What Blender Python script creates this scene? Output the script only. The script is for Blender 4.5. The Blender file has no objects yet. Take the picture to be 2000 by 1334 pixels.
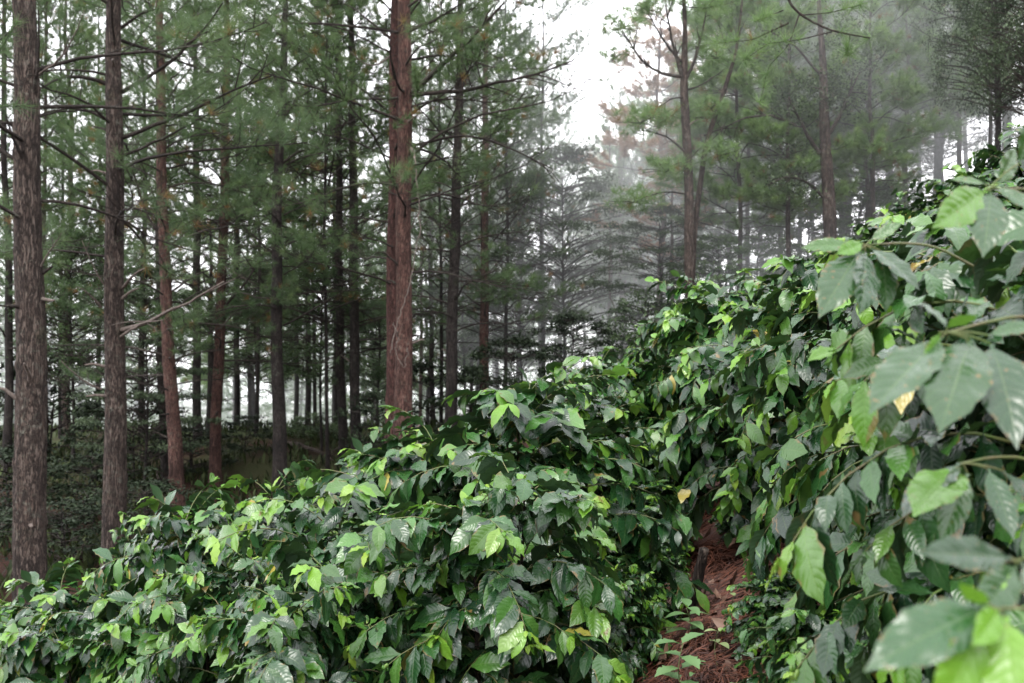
import bpy, math, random
import numpy as np
from mathutils import Vector, Matrix, Quaternion
PI = math.pi
sc = bpy.context.scene
COL = sc.collection
F = 1944.0; CX = 1000.0; HY = 769.0        # photo focal length, centre column and horizon row (2000 px wide frame)

# ------------------------------------------------------------------ terrain
def smax(a, b, k):
    return 0.5*(a+b+np.sqrt((a-b)**2+k*k))
def G(x, y):
    x = np.asarray(x, float); y = np.asarray(y, float)
    yy = np.clip(y, -30, 30)
    xr = 14 - smax(14-x, -10+0*x, 3.0)
    P = -1.875+.5*xr+.05*yy
    L = -4.3+.10*np.clip(y, 0, 32)
    h = smax(P, L, .8)-.1
    d = np.clip(y-30, 0, None)
    h = h-np.where(d < 18, .011*d*d, .011*324+.396*(d-18)*np.exp(-np.clip(d-18, 0, 400)/60))
    und = .05*np.sin(x*1.7+.6*y)*np.sin(y*1.3-.4*x)+.03*np.sin(x*4.1+1)*np.sin(y*3.7)
    far = np.clip((y-11)/8, 0, 1)
    und = und+far*(.25*np.sin(x*.43+1.2)*np.sin(y*.37+.5))
    return h+und
def g1(x, y): return float(G(x, y))
def at(px, py, d): return Vector(((px-CX)/F*d, d, -(py-HY)/F*d))

# ------------------------------------------------------------------ mesh helpers
def finish(name, V, quads=None, tris=None, uv=None, uv2=None, mat=None, parent=None, smooth=True, loc=None, link=True):
    me = bpy.data.meshes.new(name)
    V = np.asarray(V, np.float32)
    li = []; ls = []; lt = []; off = 0
    if quads is not None and len(quads):
        q = np.asarray(quads, np.int32); li.append(q.ravel()); ls.append(np.arange(len(q), dtype=np.int32)*4); lt.append(np.full(len(q), 4, np.int32)); off = 4*len(q)
    if tris is not None and len(tris):
        t = np.asarray(tris, np.int32); li.append(t.ravel()); ls.append(off+np.arange(len(t), dtype=np.int32)*3); lt.append(np.full(len(t), 3, np.int32))
    li = np.concatenate(li); ls = np.concatenate(ls); lt = np.concatenate(lt)
    me.vertices.add(len(V)); me.vertices.foreach_set('co', V.ravel())
    me.loops.add(len(li)); me.loops.foreach_set('vertex_index', li)
    me.polygons.add(len(ls)); me.polygons.foreach_set('loop_start', ls); me.polygons.foreach_set('loop_total', lt)
    me.update(calc_edges=True)
    if uv is not None:
        l = me.uv_layers.new(name='leaf'); l.data.foreach_set('uv', np.asarray(uv, np.float32)[li].ravel())
    if uv2 is not None:
        l = me.uv_layers.new(name='var'); l.data.foreach_set('uv', np.asarray(uv2, np.float32)[li].ravel())
    me.polygons.foreach_set('use_smooth', np.full(len(ls), smooth, bool))
    if mat: me.materials.append(mat)
    me.validate()
    if not link: return me
    return put(name, me, parent, loc)
def put(name, me, parent=None, loc=None):
    o = bpy.data.objects.new(name, me); COL.objects.link(o)
    if parent: o.parent = parent
    if loc is not None: o.location = loc
    return o
def tag(o, label=None, cat=None, group=None, kind=None):
    if label: o['label'] = label
    if cat: o['category'] = cat
    if group: o['group'] = group
    if kind: o['kind'] = kind
    return o
def thing(name, label, cat, loc=(0, 0, 0), group=None):
    o = bpy.data.objects.new(name, None); COL.objects.link(o); o.location = loc
    o.empty_display_size = .2
    return tag(o, label, cat, group)

class TB:                                   # collects tapered tubes
    def __init__(s): s.V = []; s.Q = []; s.n = 0; s.T = []
    def tube(s, pts, rad, sides=6, noise=0., rng=None, cap=True):
        pts = np.asarray(pts, float); m = len(pts)
        t = np.gradient(pts, axis=0); t /= np.linalg.norm(t, axis=1)[:, None]+1e-9
        ref = np.array([1., 0, 0]) if abs(t[0][0]) < .8 else np.array([0, 1., 0])
        u = np.cross(t, ref); u /= np.linalg.norm(u, axis=1)[:, None]+1e-9
        w = np.cross(t, u)
        a = np.arange(sides)*2*PI/sides
        R = np.asarray(rad, float)[:, None]*np.ones((1, sides))
        if noise: R = R*(1+noise*(rng.random((m, sides))-.5))
        P = pts[:, None, :]+R[..., None]*(np.cos(a)[None, :, None]*u[:, None, :]+np.sin(a)[None, :, None]*w[:, None, :])
        s.V.append(P.reshape(-1, 3))
        i = np.arange(m-1)[:, None]*sides; j = np.arange(sides)[None, :]; j2 = (j+1) % sides
        q = np.stack([i+j, i+j2, i+sides+j2, i+sides+j], -1).reshape(-1, 4)+s.n
        s.Q.append(q)
        if cap:
            s.V.append(pts[-1:]+t[-1:]*rad[-1]*.5); e = s.n+m*sides; b = s.n+(m-1)*sides
            jj = np.arange(sides)
            s.T.append(np.stack([b+jj, b+(jj+1) % sides, np.full(sides, e)], -1)); s.n += 1
        s.n += m*sides
    def build(s, name, mat, parent=None, link=True):
        return finish(name, np.concatenate(s.V), np.concatenate(s.Q), np.concatenate(s.T) if s.T else None, mat=mat, parent=parent, link=link)

# ------------------------------------------------------------------ materials
def newmat(name):
    m = bpy.data.materials.new(name); m.use_nodes = True
    nt = m.node_tree; nt.nodes.clear()
    return m, nt
def nd(nt, typ, **kw):
    n = nt.nodes.new(typ)
    for k, v in kw.items():
        if k.startswith('_'): setattr(n, k[1:], v)
        else:
            key = k.replace('__', ' ')
            s = n.inputs[int(key[1:])] if key[0] == 'i' and key[1:].isdigit() else n.inputs[key]
            if isinstance(v, bpy.types.NodeSocket): nt.links.new(v, s)
            else: s.default_value = v
    return n
def mth(nt, op, a, b=0.0, c=None):
    n = nd(nt, 'ShaderNodeMath', _operation=op, i0=a, i1=b)
    if c is not None: 
        if isinstance(c, bpy.types.NodeSocket): nt.links.new(c, n.inputs[2])
        else: n.inputs[2].default_value = c
    return n.outputs[0]
def mixc(nt, f, a, b, mode='MIX'):
    n = nd(nt, 'ShaderNodeMix', _data_type='RGBA', _blend_type=mode)
    for i, v in ((0, f), (6, a), (7, b)):
        if isinstance(v, bpy.types.NodeSocket): nt.links.new(v, n.inputs[i])
        else: n.inputs[i].default_value = v if i == 0 else (tuple(v)+(1,))[:4]
    return n.outputs[2]
def ramp(nt, f, stops):
    n = nd(nt, 'ShaderNodeValToRGB', Fac=f); cr = n.color_ramp
    while len(cr.elements) < len(stops): cr.elements.new(.5)
    for e, (p, c) in zip(cr.elements, stops): e.position = p; e.color = (tuple(c)+(1,))[:4]
    return n.outputs[0]
def maprange(nt, v, a, b, c=0., d=1.):
    n = nd(nt, 'ShaderNodeMapRange', i0=v, i1=a, i2=b, i3=c, i4=d); return n.outputs[0]

def coffee_leaf_mat(name):
    m, nt = newmat(name)
    uv = nd(nt, 'ShaderNodeUVMap', _uv_map='leaf').outputs[0]
    vr = nd(nt, 'ShaderNodeUVMap', _uv_map='var').outputs[0]
    s = nd(nt, 'ShaderNodeSeparateXYZ', Vector=uv); v2 = nd(nt, 'ShaderNodeSeparateXYZ', Vector=vr)
    u, v = s.outputs[0], s.outputs[1]; age, rnd = v2.outputs[0], v2.outputs[1]
    au = mth(nt, 'ABSOLUTE', mth(nt, 'SUBTRACT', u, .5)); au = mth(nt, 'MULTIPLY', au, 2.0)       # 0 midrib .. 1 edge
    nz = nd(nt, 'ShaderNodeTexNoise', Scale=9.0, Detail=3.0)
    # side veins: chevrons that arch towards the tip
    ph = mth(nt, 'SUBTRACT', v, mth(nt, 'MULTIPLY', mth(nt, 'POWER', au, 1.3), .17))
    ph = mth(nt, 'ADD', ph, mth(nt, 'MULTIPLY', nz.outputs[0], .02))
    sn = mth(nt, 'SINE', mth(nt, 'MULTIPLY', ph, 2*PI*9.5))
    quilt = mth(nt, 'POWER', mth(nt, 'MULTIPLY', mth(nt, 'ADD', sn, 1.0), .5), .45)               # wide pillows with narrow grooves
    vein = mth(nt, 'SUBTRACT', 1.0, mth(nt, 'MINIMUM', mth(nt, 'MULTIPLY', quilt, 2.2), 1.0))
    mid = mth(nt, 'SUBTRACT', 1.0, mth(nt, 'MINIMUM', mth(nt, 'MULTIPLY', au, 18.0), 1.0))
    vein = mth(nt, 'MAXIMUM', mth(nt, 'MULTIPLY', vein, .22), mid)
    old = ramp(nt, rnd, [(0, (.006, .024, .011)), (.35, (.010, .044, .015)), (.7, (.019, .075, .018)), (.9, (.036, .12, .022)), (1, (.07, .19, .03))])
    yng = ramp(nt, rnd, [(0, (.09, .25, .025)), (.6, (.19, .40, .035)), (1, (.33, .50, .06))])
    ag = mth(nt, 'MULTIPLY', age, age)
    col = mixc(nt, age, old, yng)
    col = mixc(nt, maprange(nt, rnd, .994, .996), col, (.32, .27, .05))
    col = mixc(nt, mth(nt, 'MULTIPLY', vein, .45), col, mixc(nt, .35, col, (.25, .36, .10)))
    n2 = nd(nt, 'ShaderNodeTexNoise', Scale=35.0, Detail=4.0)
    col = mixc(nt, mth(nt, 'MULTIPLY', n2.outputs[0], .35), col, mixc(nt, .5, col, (.006, .02, .008)))
    # blemishes
    n3 = nd(nt, 'ShaderNodeTexNoise', Scale=22.0, Detail=2.0)
    blem = mth(nt, 'MAXIMUM', maprange(nt, n3.outputs[0], .68, .72), mth(nt, 'MULTIPLY', maprange(nt, au, .8, .98), maprange(nt, n3.outputs[0], .55, .62)))
    col = mixc(nt, mth(nt, 'MULTIPLY', blem, .8), col, (.17, .11, .04))
    geo = nd(nt, 'ShaderNodeNewGeometry')
    back = mixc(nt, .3, col, (.07, .12, .06))
    colb = mixc(nt, geo.outputs['Backfacing'], col, back)
    bm = nd(nt, 'ShaderNodeBump', Strength=.20, Distance=.003, Height=mth(nt, 'ADD', quilt, mth(nt, 'MULTIPLY', mid, -1.4)))
    rough = mth(nt, 'ADD', maprange(nt, n2.outputs[0], .3, .7, .19, .37), mth(nt, 'MULTIPLY', geo.outputs['Backfacing'], .25))
    p = nd(nt, 'ShaderNodeBsdfPrincipled', Base__Color=colb, Roughness=rough, Normal=bm.outputs[0])
    p.inputs['IOR'].default_value = 1.45
    p.inputs['Specular IOR Level'].default_value = .7
    tcol = mixc(nt, .5, colb, (.16, .34, .02))
    tr = nd(nt, 'ShaderNodeBsdfTranslucent', Color=tcol, Normal=bm.outputs[0])
    mx = nd(nt, 'ShaderNodeMixShader', Fac=mth(nt, 'ADD', .015, mth(nt, 'MULTIPLY', age, .28)), i1=p.outputs[0], i2=tr.outputs[0])
    nd(nt, 'ShaderNodeOutputMaterial', Surface=mx.outputs[0])
    return m

def needle_mat(name, a, b, c, trans=.45):
    m, nt = newmat(name)
    vr = nd(nt, 'ShaderNodeUVMap', _uv_map='var').outputs[0]
    v2 = nd(nt, 'ShaderNodeSeparateXYZ', Vector=vr)
    oi = nd(nt, 'ShaderNodeObjectInfo')
    r = mth(nt, 'ADD', mth(nt, 'MULTIPLY', v2.outputs[0], .75), mth(nt, 'MULTIPLY', oi.outputs['Random'], .25))
    col = ramp(nt, r, [(0, a), (.55, b), (1, c)])
    dead = maprange(nt, v2.outputs[1], .965, .97)
    col = mixc(nt, dead, col, (.22, .10, .04))
    p = nd(nt, 'ShaderNodeBsdfPrincipled', Base__Color=col, Roughness=.55)
    tr = nd(nt, 'ShaderNodeBsdfTranslucent', Color=mixc(nt, .4, col, (.2, .34, .1)))
    mx = nd(nt, 'ShaderNodeMixShader', Fac=trans, i1=p.outputs[0], i2=tr.outputs[0])
    nd(nt, 'ShaderNodeOutputMaterial', Surface=mx.outputs[0])
    return m

def bark_mat(name, dark, mid, light, lichen=.25, scale=9.0, disp=.02):
    m, nt = newmat(name)
    tc = nd(nt, 'ShaderNodeTexCoord').outputs['Object']
    mp = nd(nt, 'ShaderNodeMapping', Vector=tc, Scale=(1, 1, .22)).outputs[0]
    nz = nd(nt, 'ShaderNodeTexNoise', Vector=mp, Scale=scale*.8, Detail=5.0)
    wv = nd(nt, 'ShaderNodeVectorMath', _operation='ADD', i0=mp, i1=nd(nt, 'ShaderNodeVectorMath', _operation='SCALE', i0=nz.outputs[1], Scale=.16).outputs[0]).outputs[0]
    vo = nd(nt, 'ShaderNodeTexVoronoi', _feature='DISTANCE_TO_EDGE', Vector=wv, Scale=scale*2.6)
    vc = nd(nt, 'ShaderNodeTexVoronoi', Vector=wv, Scale=scale*2.6)
    edge = maprange(nt, vo.outputs[0], 0, .10)
    pl = nd(nt, 'ShaderNodeSeparateColor', Color=vc.outputs['Color']).outputs[0]
    mp2 = nd(nt, 'ShaderNodeMapping', Vector=tc, Scale=(1, 1, .5)).outputs[0]
    f = nd(nt, 'ShaderNodeTexNoise', Vector=mp2, Scale=38.0, Detail=6.0, Roughness=.7)
    t = mth(nt, 'ADD', mth(nt, 'MULTIPLY', pl, .35), mth(nt, 'MULTIPLY', maprange(nt, f.outputs[0], .25, .75), .65))
    col = ramp(nt, t, [(.15, dark), (.5, mid), (.85, light)])
    col = mixc(nt, maprange(nt, edge, 0, .9, .22, 0), col, tuple(.35*c for c in dark))
    big = nd(nt, 'ShaderNodeTexNoise', Vector=tc, Scale=1.3, Detail=4.0)
    lic = nd(nt, 'ShaderNodeTexNoise', Vector=tc, Scale=14.0, Detail=6.0, Roughness=.7)
    lm = mth(nt, 'MULTIPLY', maprange(nt, lic.outputs[0], .52, .62), maprange(nt, big.outputs[0], .42, .62, 0, lichen))
    col = mixc(nt, lm, col, (.22, .24, .19))
    mossn = nd(nt, 'ShaderNodeTexNoise', Vector=tc, Scale=2.3, Detail=5.0)
    col = mixc(nt, maprange(nt, mossn.outputs[0], .6, .72, 0, .55*min(1, lichen*3)), col, (.035, .055, .018))
    col = mixc(nt, maprange(nt, big.outputs[0], .35, .62, .75, 0), col, tuple(.5*c for c in dark))
    mp3 = nd(nt, 'ShaderNodeMapping', Vector=wv, Scale=(1, 1, .55)).outputs[0]
    rn = nd(nt, 'ShaderNodeTexNoise', Vector=mp3, Scale=scale*4.0, Detail=5.0, Roughness=.6)
    rdg = mth(nt, 'ABSOLUTE', mth(nt, 'SUBTRACT', mth(nt, 'MULTIPLY', rn.outputs[0], 2.0), 1.0))
    crack = maprange(nt, rdg, 0.0, .12)
    col = mixc(nt, maprange(nt, crack, 0, 1, .75, 0), col, tuple(.3*c for c in dark))
    flake = maprange(nt, rn.outputs[0], .56, .66, 0, .5)
    col = mixc(nt, flake, col, light)
    h = mth(nt, 'ADD', mth(nt, 'ADD', mth(nt, 'ADD', mth(nt, 'MULTIPLY', edge, .25), crack), mth(nt, 'MULTIPLY', pl, .3)), mth(nt, 'MULTIPLY', f.outputs[0], .8))
    bm = nd(nt, 'ShaderNodeBump', Strength=.9, Distance=disp, Height=h)
    p = nd(nt, 'ShaderNodeBsdfPrincipled', Base__Color=col, Roughness=.85, Normal=bm.outputs[0])
    p.inputs['Specular IOR Level'].default_value = .3
    nd(nt, 'ShaderNodeOutputMaterial', Surface=p.outputs[0])
    return m

def plain_mat(name, a, b, scale=20., rough=.8, trans=0., uvvar=False, spec=.5):
    m, nt = newmat(name)
    if uvvar:
        f = nd(nt, 'ShaderNodeSeparateXYZ', Vector=nd(nt, 'ShaderNodeUVMap', _uv_map='var').outputs[0]).outputs[0]
    else:
        tc = nd(nt, 'ShaderNodeTexCoord').outputs['Object']
        f = nd(nt, 'ShaderNodeTexNoise', Vector=tc, Scale=scale, Detail=5.0).outputs[0]
        f = maprange(nt, f, .3, .7)
    col = mixc(nt, f, a, b)
    p = nd(nt, 'ShaderNodeBsdfPrincipled', Base__Color=col, Roughness=rough)
    p.inputs['Specular IOR Level'].default_value = spec
    out = p.outputs[0]
    if trans:
        tr = nd(nt, 'ShaderNodeBsdfTranslucent', Color=col)
        out = nd(nt, 'ShaderNodeMixShader', Fac=trans, i1=out, i2=tr.outputs[0]).outputs[0]
    nd(nt, 'ShaderNodeOutputMaterial', Surface=out)
    return m

def ground_mat():
    m, nt = newmat('forest_soil')
    tc = nd(nt, 'ShaderNodeTexCoord').outputs['Object']
    n1 = nd(nt, 'ShaderNodeTexNoise', Vector=tc, Scale=.35, Detail=5.0)
    n2 = nd(nt, 'ShaderNodeTexNoise', Vector=tc, Scale=14.0, Detail=8.0, Roughness=.7)
    n3 = nd(nt, 'ShaderNodeTexNoise', Vector=tc, Scale=90.0, Detail=5.0, Roughness=.8)
    col = ramp(nt, n2.outputs[0], [(.25, (.014, .007, .005)), (.5, (.045, .018, .011)), (.75, (.09, .038, .022))])
    col = mixc(nt, maprange(nt, n3.outputs[0], .35, .7, .5, 0), col, (.015, .01, .007))
    grass = ramp(nt, n3.outputs[0], [(.3, (.02, .035, .012)), (.7, (.09, .11, .04))])
    y = nd(nt, 'ShaderNodeSeparateXYZ', Vector=tc).outputs[1]
    gm = mth(nt, 'MULTIPLY', maprange(nt, y, 19, 27), maprange(nt, n1.outputs[0], .38, .6))
    col = mixc(nt, gm, col, grass)
    bm = nd(nt, 'ShaderNodeBump', Strength=1.0, Distance=.05, Height=mth(nt, 'ADD', n2.outputs[0], mth(nt, 'MULTIPLY', n3.outputs[0], .4)))
    p = nd(nt, 'ShaderNodeBsdfPrincipled', Base__Color=col, Roughness=.95, Normal=bm.outputs[0])
    p.inputs['Specular IOR Level'].default_value = .2
    nd(nt, 'ShaderNodeOutputMaterial', Surface=p.outputs[0])
    return m

M = {}
M['coffee'] = coffee_leaf_mat('coffee_leaf')
M['berry'] = plain_mat('green_coffee_berry', (.05, .14, .02), (.16, .26, .05), rough=.3, uvvar=True)
M['stem'] = bark_mat('coffee_stem', (.035, .025, .018), (.085, .06, .045), (.16, .13, .10), .3, 30, .004)
M['greenstem'] = plain_mat('green_twig', (.09, .15, .03), (.13, .10, .05), 12, .5)
M['needle'] = needle_mat('pine_needles', (.040, .072, .042), (.085, .135, .062), (.165, .225, .085))
M['needle_fresh'] = needle_mat('fresh_pine_needles', (.075, .15, .05), (.16, .29, .07), (.27, .40, .11), .35)
M['needle_hazed'] = needle_mat('haze_tinted_pine_needles', (.06, .10, .06), (.12, .185, .09), (.20, .28, .12))  # lighter copy for far trees, distance haze put into the colour
M['needle_lifted'] = needle_mat('lightened_pine_needles', (.09, .155, .07), (.17, .27, .10), (.27, .38, .13))  # green lightened to offset the shade and suggest mist on the right
M['needle_dead'] = needle_mat('dead_pine_needles', (.24, .11, .08), (.42, .20, .14), (.52, .30, .22))
M['bark_grey'] = bark_mat('grey_brown_bark', (.044, .031, .025), (.10, .071, .056), (.19, .15, .125), .5, 9, .03)
M['bark_red'] = bark_mat('red_brown_bark', (.052, .026, .020), (.13, .062, .047), (.21, .12, .095), .32, 12, .015)
M['bark_red_dark'] = bark_mat('darker_red_bark', (.05, .022, .018), (.11, .048, .038), (.18, .09, .075), .2, 12, .015)  # deeper red that sets the rear twin trunk apart
M['bark_dark'] = bark_mat('dark_bark', (.022, .018, .016), (.048, .038, .033), (.09, .072, .062), .3, 12, .02)
M['twig'] = bark_mat('pine_branch_bark', (.03, .022, .018), (.06, .046, .038), (.12, .10, .085), .5, 20, .005)
M['deadwood'] = plain_mat('dead_branch_wood', (.07, .055, .045), (.19, .155, .13), 30, .8)
M['broad'] = plain_mat('broad_leaves', (.03, .06, .025), (.11, .18, .06), rough=.4, trans=.25, uvvar=True)
M['broad_dark'] = plain_mat('dark_broad_leaves', (.03, .05, .028), (.10, .14, .07), rough=.6, spec=.25, trans=.15, uvvar=True)
M['shade_leaf'] = plain_mat('shaded_shrub_leaves', (.008, .015, .008), (.03, .048, .02), rough=.65, uvvar=True, spec=.2)  # leaf colour darkened to carry the forest floor shade
M['fern'] = plain_mat('feathery_green', (.06, .12, .04), (.16, .26, .08), rough=.6, trans=.3, uvvar=True)
M['litter'] = plain_mat('fallen_needles', (.03, .010, .006), (.17, .058, .030), rough=.6, uvvar=True)
M['weed'] = plain_mat('weed_leaf', (.10, .22, .07), (.20, .36, .14), rough=.55, trans=.3, uvvar=True)
M['ground'] = ground_mat()
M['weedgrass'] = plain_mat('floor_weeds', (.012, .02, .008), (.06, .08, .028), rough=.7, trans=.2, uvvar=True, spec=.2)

# ------------------------------------------------------------------ leaf templates
def leaf_template(nl, na, rng, droop, fold, wave, wr):
    """grid in (side, along, normal); unit length; returns verts, quads, uv"""
    vv = np.linspace(0, 1, nl+1); uu = np.linspace(-1, 1, na+1)
    V = []; UV = []
    ph1, ph2 = rng.random(2)*6
    ang = 0; x = y = 0; prev = 0
    cx = []
    for t in vv:
        dt = t-prev; prev = t
        ang = -droop*t
        x += dt*math.cos(ang); y += dt*math.sin(ang); cx.append((x, y, ang))
    for i, t in enumerate(vv):
        # petiole 5 %, widest at 45 %, drip tip
        if t < .05: w = .03
        else:
            s = (t-.05)/.95
            w = wr*(math.sin(PI*s**.92)**.85)*(1-.15*s)
            if s > .78: w = max(wr*.55*((1-s)/.22)**1.25+.012*(1-s)/.22, 0)
            w = max(w, .004)
        a, b, an = cx[i]
        for u in uu:
            ww = wave*abs(u)**1.6*math.sin(t*2*PI*3.6+(ph1 if u > 0 else ph2))*min(1, w/wr*1.2)
            ed = w*(1+.05*math.sin(t*2*PI*7+ph2))
            nrm = fold*abs(u)*w-.35*fold*u*u*w*1.6+ww
            sx = u*ed*.97
            V.append((sx, a-nrm*math.sin(an), b+nrm*math.cos(an))); UV.append((u*.5+.5, t))
    n = na+1
    Q = [(i*n+j, i*n+j+1, (i+1)*n+j+1, (i+1)*n+j) for i in range(nl) for j in range(na)]
    return np.array(V), np.array(Q), np.array(UV)

def scatter_leaves(temps, P, D, Nn, L, K, age, rnd):
    """P base, D direction, Nn normal hint, L length, K template index"""
    P = np.array(P); D = np.array(D); D /= np.linalg.norm(D, axis=1)[:, None]
    Nn = np.array(Nn); S = np.cross(D, Nn); S /= np.linalg.norm(S, axis=1)[:, None]+1e-9
    N2 = np.cross(S, D)
    K = np.array(K); L = np.array(L); age = np.array(age); rnd = np.array(rnd)
    Vs = []; Qs = []; U = []; U2 = []; off = 0
    for k, (tv, tq, tu) in enumerate(temps):
        ix = np.where(K == k)[0]
        if not len(ix): continue
        R = np.stack([S[ix], D[ix], N2[ix]], 1)*L[ix][:, None, None]      # m,3(axis),3
        W = np.einsum('va,maj->mvj', tv, R)+P[ix][:, None, :]
        m, nv = len(ix), len(tv)
        Vs.append(W.reshape(-1, 3)); Qs.append((tq[None]+(np.arange(m)*nv)[:, None, None]+off).reshape(-1, 4))
        U.append(np.tile(tu, (m, 1))); U2.append(np.repeat(np.stack([age[ix], rnd[ix]], 1), nv, 0)); off += m*nv
    return np.concatenate(Vs), np.concatenate(Qs), np.concatenate(U), np.concatenate(U2)

def nrm(v): v = np.asarray(v, float); return v/(np.linalg.norm(v)+1e-9)

# ------------------------------------------------------------------ coffee bush variants (unit: height ~1, radius ~.47 of height -> built at 1.6 m)
def coffee_variant(seed, nl=8, na=4, leafscale=1.0, dens=1.0):
    rng = np.random.default_rng(seed); R = rng.random
    temps = [leaf_template(nl, na, rng, dr, fo, wv, wr) for dr, fo, wv, wr in
             ((.55, .35, .030, .25), (.95, .22, .038, .275), (.25, .45, .030, .235), (1.2, .30, .042, .26), (.7, .12, .046, .285))]
    H = 1.6; stems = TB(); br = TB(); BN = []
    lp = [[], [], [], [], [], [], []]; yp = [[], [], [], [], [], [], []]
    def leaf(p, d, n, L, age, young=False):
        T = yp if young else lp
        T[0].append(p); T[1].append(d); T[2].append(n); T[3].append(L*leafscale); T[4].append(int(R()*5)); T[5].append(age); T[6].append(R())
    ns = 2+int(R()*2)
    for s in range(ns):
        a0 = s*2*PI/ns+R(); lean = .10+.18*R(); hh = H*(1.0 if s == 0 else .84+.14*R())
        if s == 0: lean *= .4
        zs = np.linspace(0, 1, 14)
        pts = np.stack([np.cos(a0)*(.05+lean*zs**.8)+.015*np.sin(zs*9+s), np.sin(a0)*(.05+lean*zs**.8)+.015*np.cos(zs*8+s), zs*hh*.93-.03], 1)
        stems.tube(pts, np.linspace(.024, .005, 14), 8, .25, rng)
        nn = int(hh/.068)
        for i in range(3, nn):
            t = i/nn; c = np.array([np.interp(t, zs, pts[:, k]) for k in range(3)])
            for sd in (0, 1):
                a = a0+i*1.57+sd*PI+(R()-.5)*.7
                if R() > .97*dens: continue
                prof = (.58*max(0, 1-t**4.2)**.6+.12)*min(1, .6+1.3*t)
                Lb = prof*(.75+.5*R())+.05
                el = .22+.62*t+(R()-.5)*.7
                m = 7; p = c.copy(); bp = [p.copy()]
                o = np.array([math.cos(a), math.sin(a), 0]); e = el; az = a; tg = []
                for k in range(m):
                    o = np.array([math.cos(az)*math.cos(e), math.sin(az)*math.cos(e), math.sin(e)])
                    p = p+o*Lb/m; bp.append(p.copy()); tg.append(o); e -= (.10+.16*Lb)*(1.2-t*.4); az += (R()-.5)*.35
                bp = np.array(bp); br.tube(bp, np.linspace(.0045, .0018, m+1), 4)
                rad = np.linalg.norm(bp[:, :2], axis=1)
                tip_bright = R() < .2+.6*t
                nn2 = max(3, int(Lb/.042)); 
                for j in range(1, nn2+1):
                    tt = j/nn2
                    if tt < .22 and t < .85: continue
                    fi = tt*m; k0 = min(int(fi), m-1); pp = bp[k0]+(bp[k0+1]-bp[k0])*(fi-k0); b = tg[k0]
                    side = nrm(np.cross(b, (0, 0, 1))); upv = np.cross(side, b); BN.append(pp)
                    if j % 2: side = nrm(side+upv*(R()-.5)*.8)
                    pr = (R(), R())
                    for sg in (-1, 1):
                        if R() < .06: continue
                        dn = -.3+1.15*R()+(.12 if t < .5 else 0)
                        if t > .85: dn *= .45
                        fw = .35+.5*R()
                        d = nrm(b*fw+side*sg*(.6+.3*R())+np.array([0, 0, -dn])+(rng.random(3)-.5)*.7)
                        rem = (nn2-j)
                        L = .125+.09*R()
                        ag = .0
                        if rem == 0: L *= .55+.3*R(); ag = (.75+.25*pr[0]) if tip_bright else .3*pr[0]
                        elif rem == 1: L *= .85; ag = (.3+.35*pr[0]) if tip_bright else .1*pr[0]
                        elif rem == 2: ag = .28*R()
                        else: ag = .06*R()
                        nh = nrm(np.array([0, 0, 1.])+b*.45+(rng.random(3)-.5)*1.0)
                        leaf(pp, d, nh, L, ag, ag > .5)
                if tip_bright and R() < .7:      # folded upright pair at the bud
                    b = tg[-1]; side = nrm(np.cross(b, (0, 0, 1)))
                    for sg in (-1, 1):
                        d = nrm(b+side*sg*.35+np.array([0, 0, .35+.3*R()])); leaf(bp[-1], d, nrm(np.array([0, 0, 1.])-b*.5), .035+.035*R(), .9+.1*R(), True)
        # apex rosette
        for k in range(4):
            for sg in (0, 1):
                a = k*1.57+sg*PI+R()*.3; e = .1+.28*k+.2*R()
                d = np.array([math.cos(a)*math.cos(e), math.sin(a)*math.cos(e), math.sin(e)])
                leaf(pts[-1]+np.array([0, 0, -.07+.022*k]), d, nrm(np.array([0, 0, 1.])-d*.3), .16-.02*k, .25+.2*k if R() < .9 else .3, k > 0)
    out_b = [tuple(BN[i]) for i in rng.choice(len(BN), 14, replace=False)]
    out = {'berries': out_b, 'stem': stems.build('stem', M['stem'], link=False), 'branches': br.build('branches', M['greenstem'], link=False)}
    for nme, T in (('foliage', lp), ('young_leaves', yp)):
        V, Q, U, U2 = scatter_leaves(temps, *[T[i] for i in (0, 1, 2, 3, 4, 5, 6)])
        out[nme] = finish(nme, V, Q, uv=U, uv2=U2, mat=M['coffee'], link=False)
        out[nme+'_n'] = len(T[0])
    return out
CV = [coffee_variant(11, 10, 6), coffee_variant(23, 8, 4), coffee_variant(37, 8, 4), coffee_variant(41, 8, 4), coffee_variant(58, 10, 6, .9)]
print('leaves', [(v['foliage_n'], v['young_leaves_n']) for v in CV])

def coffee(px, py, d, rs, var, rot, label, hmin=.5):
    x = (px-CX)/F*d; z = -(py-HY)/F*d; gz = g1(x, d); h = max(hmin, (z-gz)*1.02); rs *= .9
    t = thing('coffee_bush', label, 'coffee bush', (x, d, gz), 'coffee bushes planted in rows on the slope')
    t.rotation_euler = (0, 0, rot); t.scale = (rs, rs, h/1.64)
    for k in ('stem', 'branches', 'foliage', 'young_leaves'): put(k, CV[var][k], t)
    if d < 5 and rs > .4:
        for i, p in enumerate(CV[var]['berries']): put('berry_cluster', BERRY[i % 3], t, p)
    return t

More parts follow.
